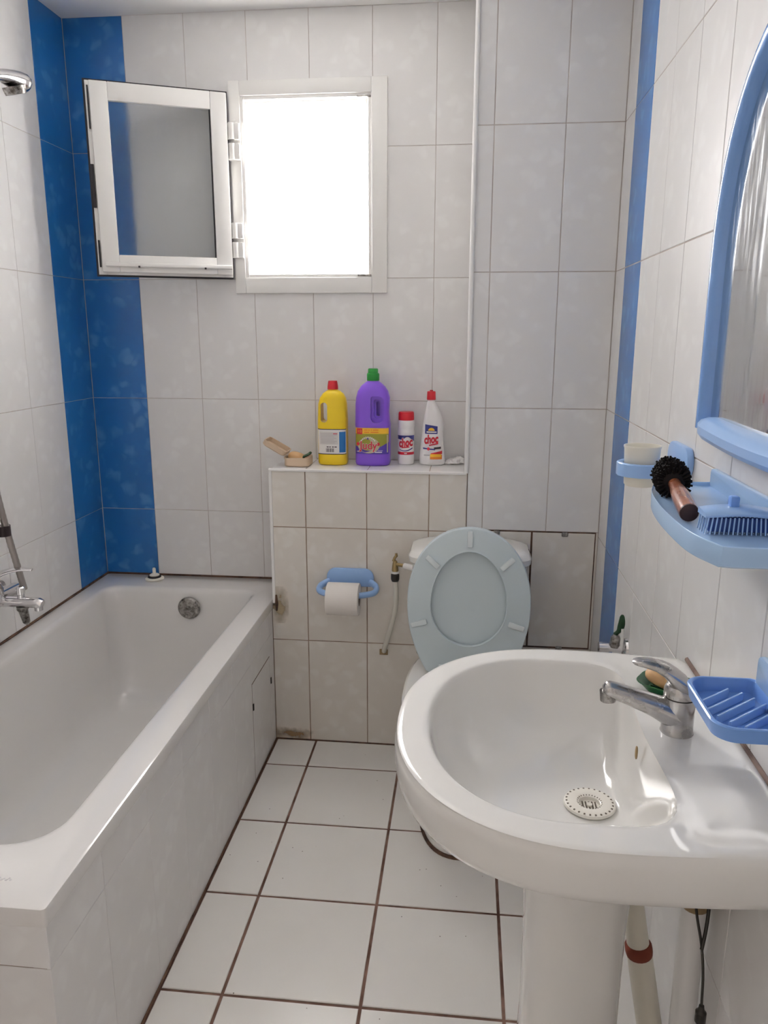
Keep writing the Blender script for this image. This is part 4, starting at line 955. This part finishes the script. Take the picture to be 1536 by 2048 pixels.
mr = thing('wall_mirror', (XR, -1.283, 1.21), 'arched wall mirror in a blue plastic frame above the basin', 'mirror')
MYC, MHW = -1.283, 0.288
def arch(hw, zb, zs, zh, n=28):
    pts = [(MYC+hw, zb), (MYC+hw, zb+(zs-zb)*0.5)]
    for k in range(n+1):
        a = PI*k/n; pts.append((MYC+hw*math.copysign(abs(math.cos(a))**0.92, math.cos(a)), zs+zh*math.sin(a)**0.92))
    pts += [(MYC-hw, zb+(zs-zb)*0.5), (MYC-hw, zb)]
    return pts
ap = arch(MHW-0.016, 1.225, 1.50, 0.315)
def section(path, w_, d_):
    """frame section swept round the arch: flat at the wall, rounded to the room"""
    rings = []; m = len(path)
    for i, (y, z) in enumerate(path):
        a = Vector(path[max(0, i-1)]); b = Vector(path[min(m-1, i+1)]); t = (b-a).normalized(); nn = Vector((-t.y, t.x))
        ring = []
        for (o_x, dd) in ((-1, 0), (-1, 0.35), (-0.8, 0.75), (-0.4, 0.97), (0.1, 1.0), (0.55, 0.85), (0.85, 0.55), (1, 0.15), (1, 0)):
            q = Vector((y, z))+nn*(o_x*w_); ring.append(Vector((XR-0.0005-dd*d_, q.x, q.y)))
        rings.append(ring)
    return loft(rings)
link('frame', section(ap, 0.0165, 0.026), M['mirror_blue'], mr)
rail = []
for k in range(25):
    t = k/24; y = MYC+MHW+0.002-(2*MHW+0.004)*t; bow = 0.010*math.sin(PI*t)
    e = min(1.0, 0.25+6*min(t, 1-t))**0.5
    rail.append([Vector((XR-0.0005-dd*(0.034+bow)*e if dd else XR-0.0005, y, 1.2305-bow*0.6+o*0.0205*e)) for o, dd in ((-1, 0), (-1, 0.4), (-0.75, 0.8), (-0.3, 1.0), (0.3, 1.0), (0.75, 0.8), (1, 0.4), (1, 0))])
link('bottom_rail', loft(rail), M['blue_plastic'], mr)
link('mirror_glass', prism(arch(MHW-0.026, 1.235, 1.50, 0.305), 'x', XR-0.008, XR-0.003), M['mirror'], mr, smooth=False)

sf = thing('bathroom_shelf', (XR, -1.27, 1.112), 'pale blue bow-fronted plastic shelf under the mirror', 'shelf')
pts = catmull([(0.488, -1.078, 0), (0.466, -1.16, 0), (0.455, -1.26, 0), (0.453, -1.37, 0), (0.458, -1.43, 0), (0.475, -1.482, 0)], 6)
po_ = [(p.x, p.y) for p in pts] + [(0.490, -1.486), (0.592, -1.486), (0.592, -1.062), (0.502, -1.066)]
link('tray', loft([ring3(inset(po_, 0.010), 1.112), ring3(inset(po_, 0.003), 1.115), ring3(po_, 1.138), ring3(inset(po_, 0.001), 1.1395), ring3(inset(po_, 0.003), 1.140), ring3(inset(po_, 0.005), 1.139), ring3(inset(po_, 0.007), 1.134)]), M['pale_blue_plastic'], sf)
link('back_plate', prism(rrect(-1.484, -1.064, 1.130, 1.164, 0.008), 'x', XR-0.011, XR-0.0005, 0.003), M['pale_blue_plastic'], sf)
SHZ = 1.134
# round hairbrush
hb = thing('round_hairbrush', (0.49, -1.22, SHZ), 'round hairbrush with black bristles and a brown wooden handle on the shelf', 'hairbrush')
A = Vector((0.501, -1.115, SHZ+0.030)); B = Vector((0.473, -1.345, SHZ+0.014)); ax = (B-A).normalized()
q = ax.to_track_quat('Z', 'Y').to_matrix()
def along(t): return A+(B-A)*t
link('handle', tube([along(t) for t in (0.30, 0.36, 0.42, 0.50, 0.62, 0.78, 0.92, 0.985)], [0.010, 0.0085, 0.0095, 0.0112, 0.0128, 0.0136, 0.0134, 0.0128], 20), M['wood'], hb)
link('handle_end', tube([along(t) for t in (0.983, 0.995, 1.0)], [0.0128, 0.0120, 0.008], 20), M['dark_wood'], hb)
link('brush_core', tube([along(t) for t in (-0.02, 0.0, 0.30, 0.33)], [0.008, 0.0165, 0.0165, 0.010], 16), M['bristle'], hb)
bm = bmesh.new()
for i in range(13):
    for j in range(22):
        a = 2*PI*(j+0.5*(i % 2))/22+random.uniform(-.06, .06); c0 = along(0.0+0.30*i/12)
        d = (q @ Vector((math.cos(a), math.sin(a), random.uniform(-.12, .12)))).normalized()
        Lb = 0.0285 if 0 < i < 12 else 0.025
        Lb *= random.uniform(0.93, 1.04)
        t1 = ax; t2 = d.cross(ax).normalized(); w0 = 0.0022
        tip = c0+d*Lb
        if tip.z < SHZ+0.001: tip.z = SHZ+0.001
        vs = [bm.verts.new(c0+d*0.012+t1*w0*a1+t2*w0*a2) for a1, a2 in ((1, 0), (0, 1), (-1, 0), (0, -1))]
        ve = [bm.verts.new(tip+t1*w0*0.75*a1+t2*w0*0.75*a2) for a1, a2 in ((1, 0), (0, 1), (-1, 0), (0, -1))]
        for k in range(4): bm.faces.new((vs[k], vs[(k+1) % 4], ve[(k+1) % 4], ve[k]))
        bm.faces.new(ve)
o = link('bristles', frombm(bm), M['bristle'], hb, smooth=False); o['kind'] = 'stuff'
# nail brush
nb_ = thing('nail_brush', (0.515, -1.39, SHZ), 'blue plastic nail brush with a small knob lying on the shelf', 'nail brush')
rings = []
for k in range(13):
    t = k/12; x = 0.476+0.088*t; arc = 0.0036*math.sin(PI*t)
    hy = 0.021*(1-0.18*(2*t-1)**4)
    rings.append([Vector((x, -1.388+y, SHZ+0.0235+arc+z)) for y, z in ((-hy, -0.0015), (-hy, 0.001), (-hy*0.85, 0.0035), (hy*0.85, 0.0065), (hy, 0.005), (hy, -0.0015))])
link('brush_back', loft(rings), M['blue_plastic'], nb_)
link('knob', boxm((0.512, -1.384, SHZ+0.029), (0.524, -1.370, SHZ+0.046), 0.003), MBP, nb_)
bm = bmesh.new()
for i in range(16):
    for j in range(5):
        x = 0.480+0.0053*i; y = -1.405+0.0084*j; sl = (i-7.5)*0.00018
        vs = bmbox(bm, (x-0.0008, y-0.0008, SHZ+0.0005), (x+0.0008, y+0.0008, SHZ+0.023))
        for v in vs:
            if v.co.z < SHZ+0.01: v.co.x += sl*2
o = link('bristles', frombm(bm), M['pale_blue_plastic'], nb_, smooth=False); o['kind'] = 'stuff'
link('bristle_bed', boxm((0.482, -1.402, SHZ+0.003), (0.559, -1.374, SHZ+0.0215), 0.002), M['bristle_blue'], nb_)
cb = thing('black_comb', (0.54, -1.35, SHZ), 'thin black comb on the shelf behind the nail brush', 'comb')
link('comb_spine', boxm((0.520, -1.352, SHZ+0.0005), (0.566, -1.346, SHZ+0.010), 0.002), M['gasket'], cb)
link('comb_teeth', boxes([((0.522+0.0045*k, -1.350, SHZ+0.008), (0.5245+0.0045*k, -1.348, SHZ+0.019)) for k in range(10)]), M['gasket'], cb, smooth=False)
# tumbler and its holder
th = thing('tumbler_holder', (XR, -0.86, 1.10), 'light blue ring holder on the right wall beyond the shelf', 'holder')
CX, CY = 0.5165, -0.850
oct_ = [(CX+0.0475*math.cos(a), CY+0.0475*math.sin(a)) for a in [2*PI*(k+0.5)/12 for k in range(12)]]
oct2 = [(CX+(x-CX)*0.80, CY+(y-CY)*0.80) for x, y in oct_]
link('ring', loft([ring3(oct2, 1.112), ring3(oct_, 1.112), ring3(oct_, 1.136), ring3([(CX+(x-CX)*0.96, CY+(y-CY)*0.96) for x, y in oct_], 1.138), ring3([(CX+(x-CX)*0.84, CY+(y-CY)*0.84) for x, y in oct_], 1.138), ring3(oct2, 1.136), ring3(oct2, 1.112)], False, False), M['blue_plastic'], th)
link('wall_plate', prism(rrect(-0.935, -0.790, 1.118, 1.176, 0.028), 'x', XR-0.014, XR, 0.004), M['blue_plastic'], th)
link('arm', boxm((0.556, -0.868, 1.116), (XR-0.010, -0.832, 1.134), 0.003), M['blue_plastic'], th)
tm = lathe([(0.0, 1.091), (0.0285, 1.091), (0.0310, 1.094), (0.0345, 1.165), (0.0360, 1.168), (0.0355, 1.1705), (0.0335, 1.1705), (0.0320, 1.165), (0.0290, 1.098), (0.0, 1.097)], (CX, CY, 0), 40, cap=False)
tag(link('tumbler', tm, M['cream']), 'cream plastic tumbler standing in the blue ring holder', 'cup')
# angle valve on the right wall near the toilet
av = thing('angle_valve', (XR, -0.50, 0.59), 'old chrome angle valve with dark lever on the right wall by the blue strip', 'valve')
link('wall_flange', tube([(XR, -0.505, 0.600), (XR-0.006, -0.505, 0.600), (XR-0.012, -0.505, 0.600)], [0.028, 0.026, 0.012], 20), M['chrome'], av)
link('valve_body', tube([(XR-0.010, -0.505, 0.600), (0.548, -0.505, 0.600), (0.547, -0.505, 0.600), (0.523, -0.505, 0.600)], [0.010, 0.010, 0.0155, 0.0145], 16), M['chrome'], av)
link('bonnet', tube([(0.561, -0.505, 0.604), (0.564, -0.505, 0.628), (0.566, -0.505, 0.636)], [0.013, 0.012, 0.008], 16), M['oldchrome'], av)
link('lever', tube(catmull([(0.562, -0.503, 0.636), (0.572, -0.503, 0.648), (0.5765, -0.503, 0.664), (0.577, -0.503, 0.690)], 5), [0.006, 0.006, 0.0055, 0.0055, 0.006, 0.007, 0.0078, 0.0085, 0.009, 0.009, 0.009, 0.0085, 0.008, 0.007, 0.006, 0.003], 12, flat=(0.8, 1.0)), M['dark_green'], av)
link('riser', tube([(0.579, -0.512, 0.600), (0.579, -0.512, 0.655)], 0.0042, 10), M['pvc'], av)

# ------------------------------------------------------------------ plumbing under the basin
wp = thing('waste_pipe', (0.52, -1.20, 0.0), 'cream waste pipe slanting down behind the basin pedestal', 'pipe')
pa, pb2 = Vector((0.466, -1.190, 0.50)), Vector((0.560, -1.192, 0.0))
pd_ = (pb2-pa)
link('pipe_run', tube([pa, pa+pd_*0.36, pb2], 0.0195, 20), M['cream_pvc'], wp)
link('pipe_socket', tube([pa+pd_*0.375, pb2], 0.0225, 20), M['cream_pvc'], wp)
link('rusty_joint', tube([pa+pd_*t for t in (0.345, 0.355, 0.375, 0.392)], [0.0205, 0.0235, 0.0240, 0.0228], 20), M['rust'], wp)
ip = thing('supply_pipe', (0.56, -1.24, 0.0), 'pale vertical pipe against the right wall under the basin', 'pipe')
link('pipe_run', tube([(0.567, -1.252, 0.0), (0.567, -1.252, 0.50)], 0.021, 20), M['pvc'], ip)
link('pipe_collar', tube([(0.567, -1.252, 0.462), (0.567, -1.252, 0.478), (0.567, -1.252, 0.54), (0.567, -1.252, 0.60)], [0.022, 0.026, 0.026, 0.018], 20), M['stain'], ip)
cd = thing('hanging_cord', (0.565, -1.33, 0.32), 'thin dark cord with a plug end hanging under the basin', 'cord')
link('cord', tube(catmull([(0.550, -1.288, 0.62), (0.555, -1.291, 0.50), (0.563, -1.312, 0.44), (0.564, -1.330, 0.40), (0.564, -1.338, 0.35)], 6), 0.0022, 8), M['darkmetal'], cd)
link('cord_end', lathe([(0.0, 0.352), (0.004, 0.350), (0.005, 0.342), (0.0085, 0.338), (0.0085, 0.320), (0.007, 0.318), (0, 0.318)], (0.564, -1.339, 0), 14), M['darkmetal'], cd)
tag(link('spare_cord', tube(catmull([(0.574, -1.290, 0.62), (0.574, -1.296, 0.50), (0.570, -1.305, 0.462), (0.562, -1.318, 0.435)], 6), 0.0030, 8), M['darkmetal']), 'short dark cord beside the hanging plug cord under the basin', 'cord')
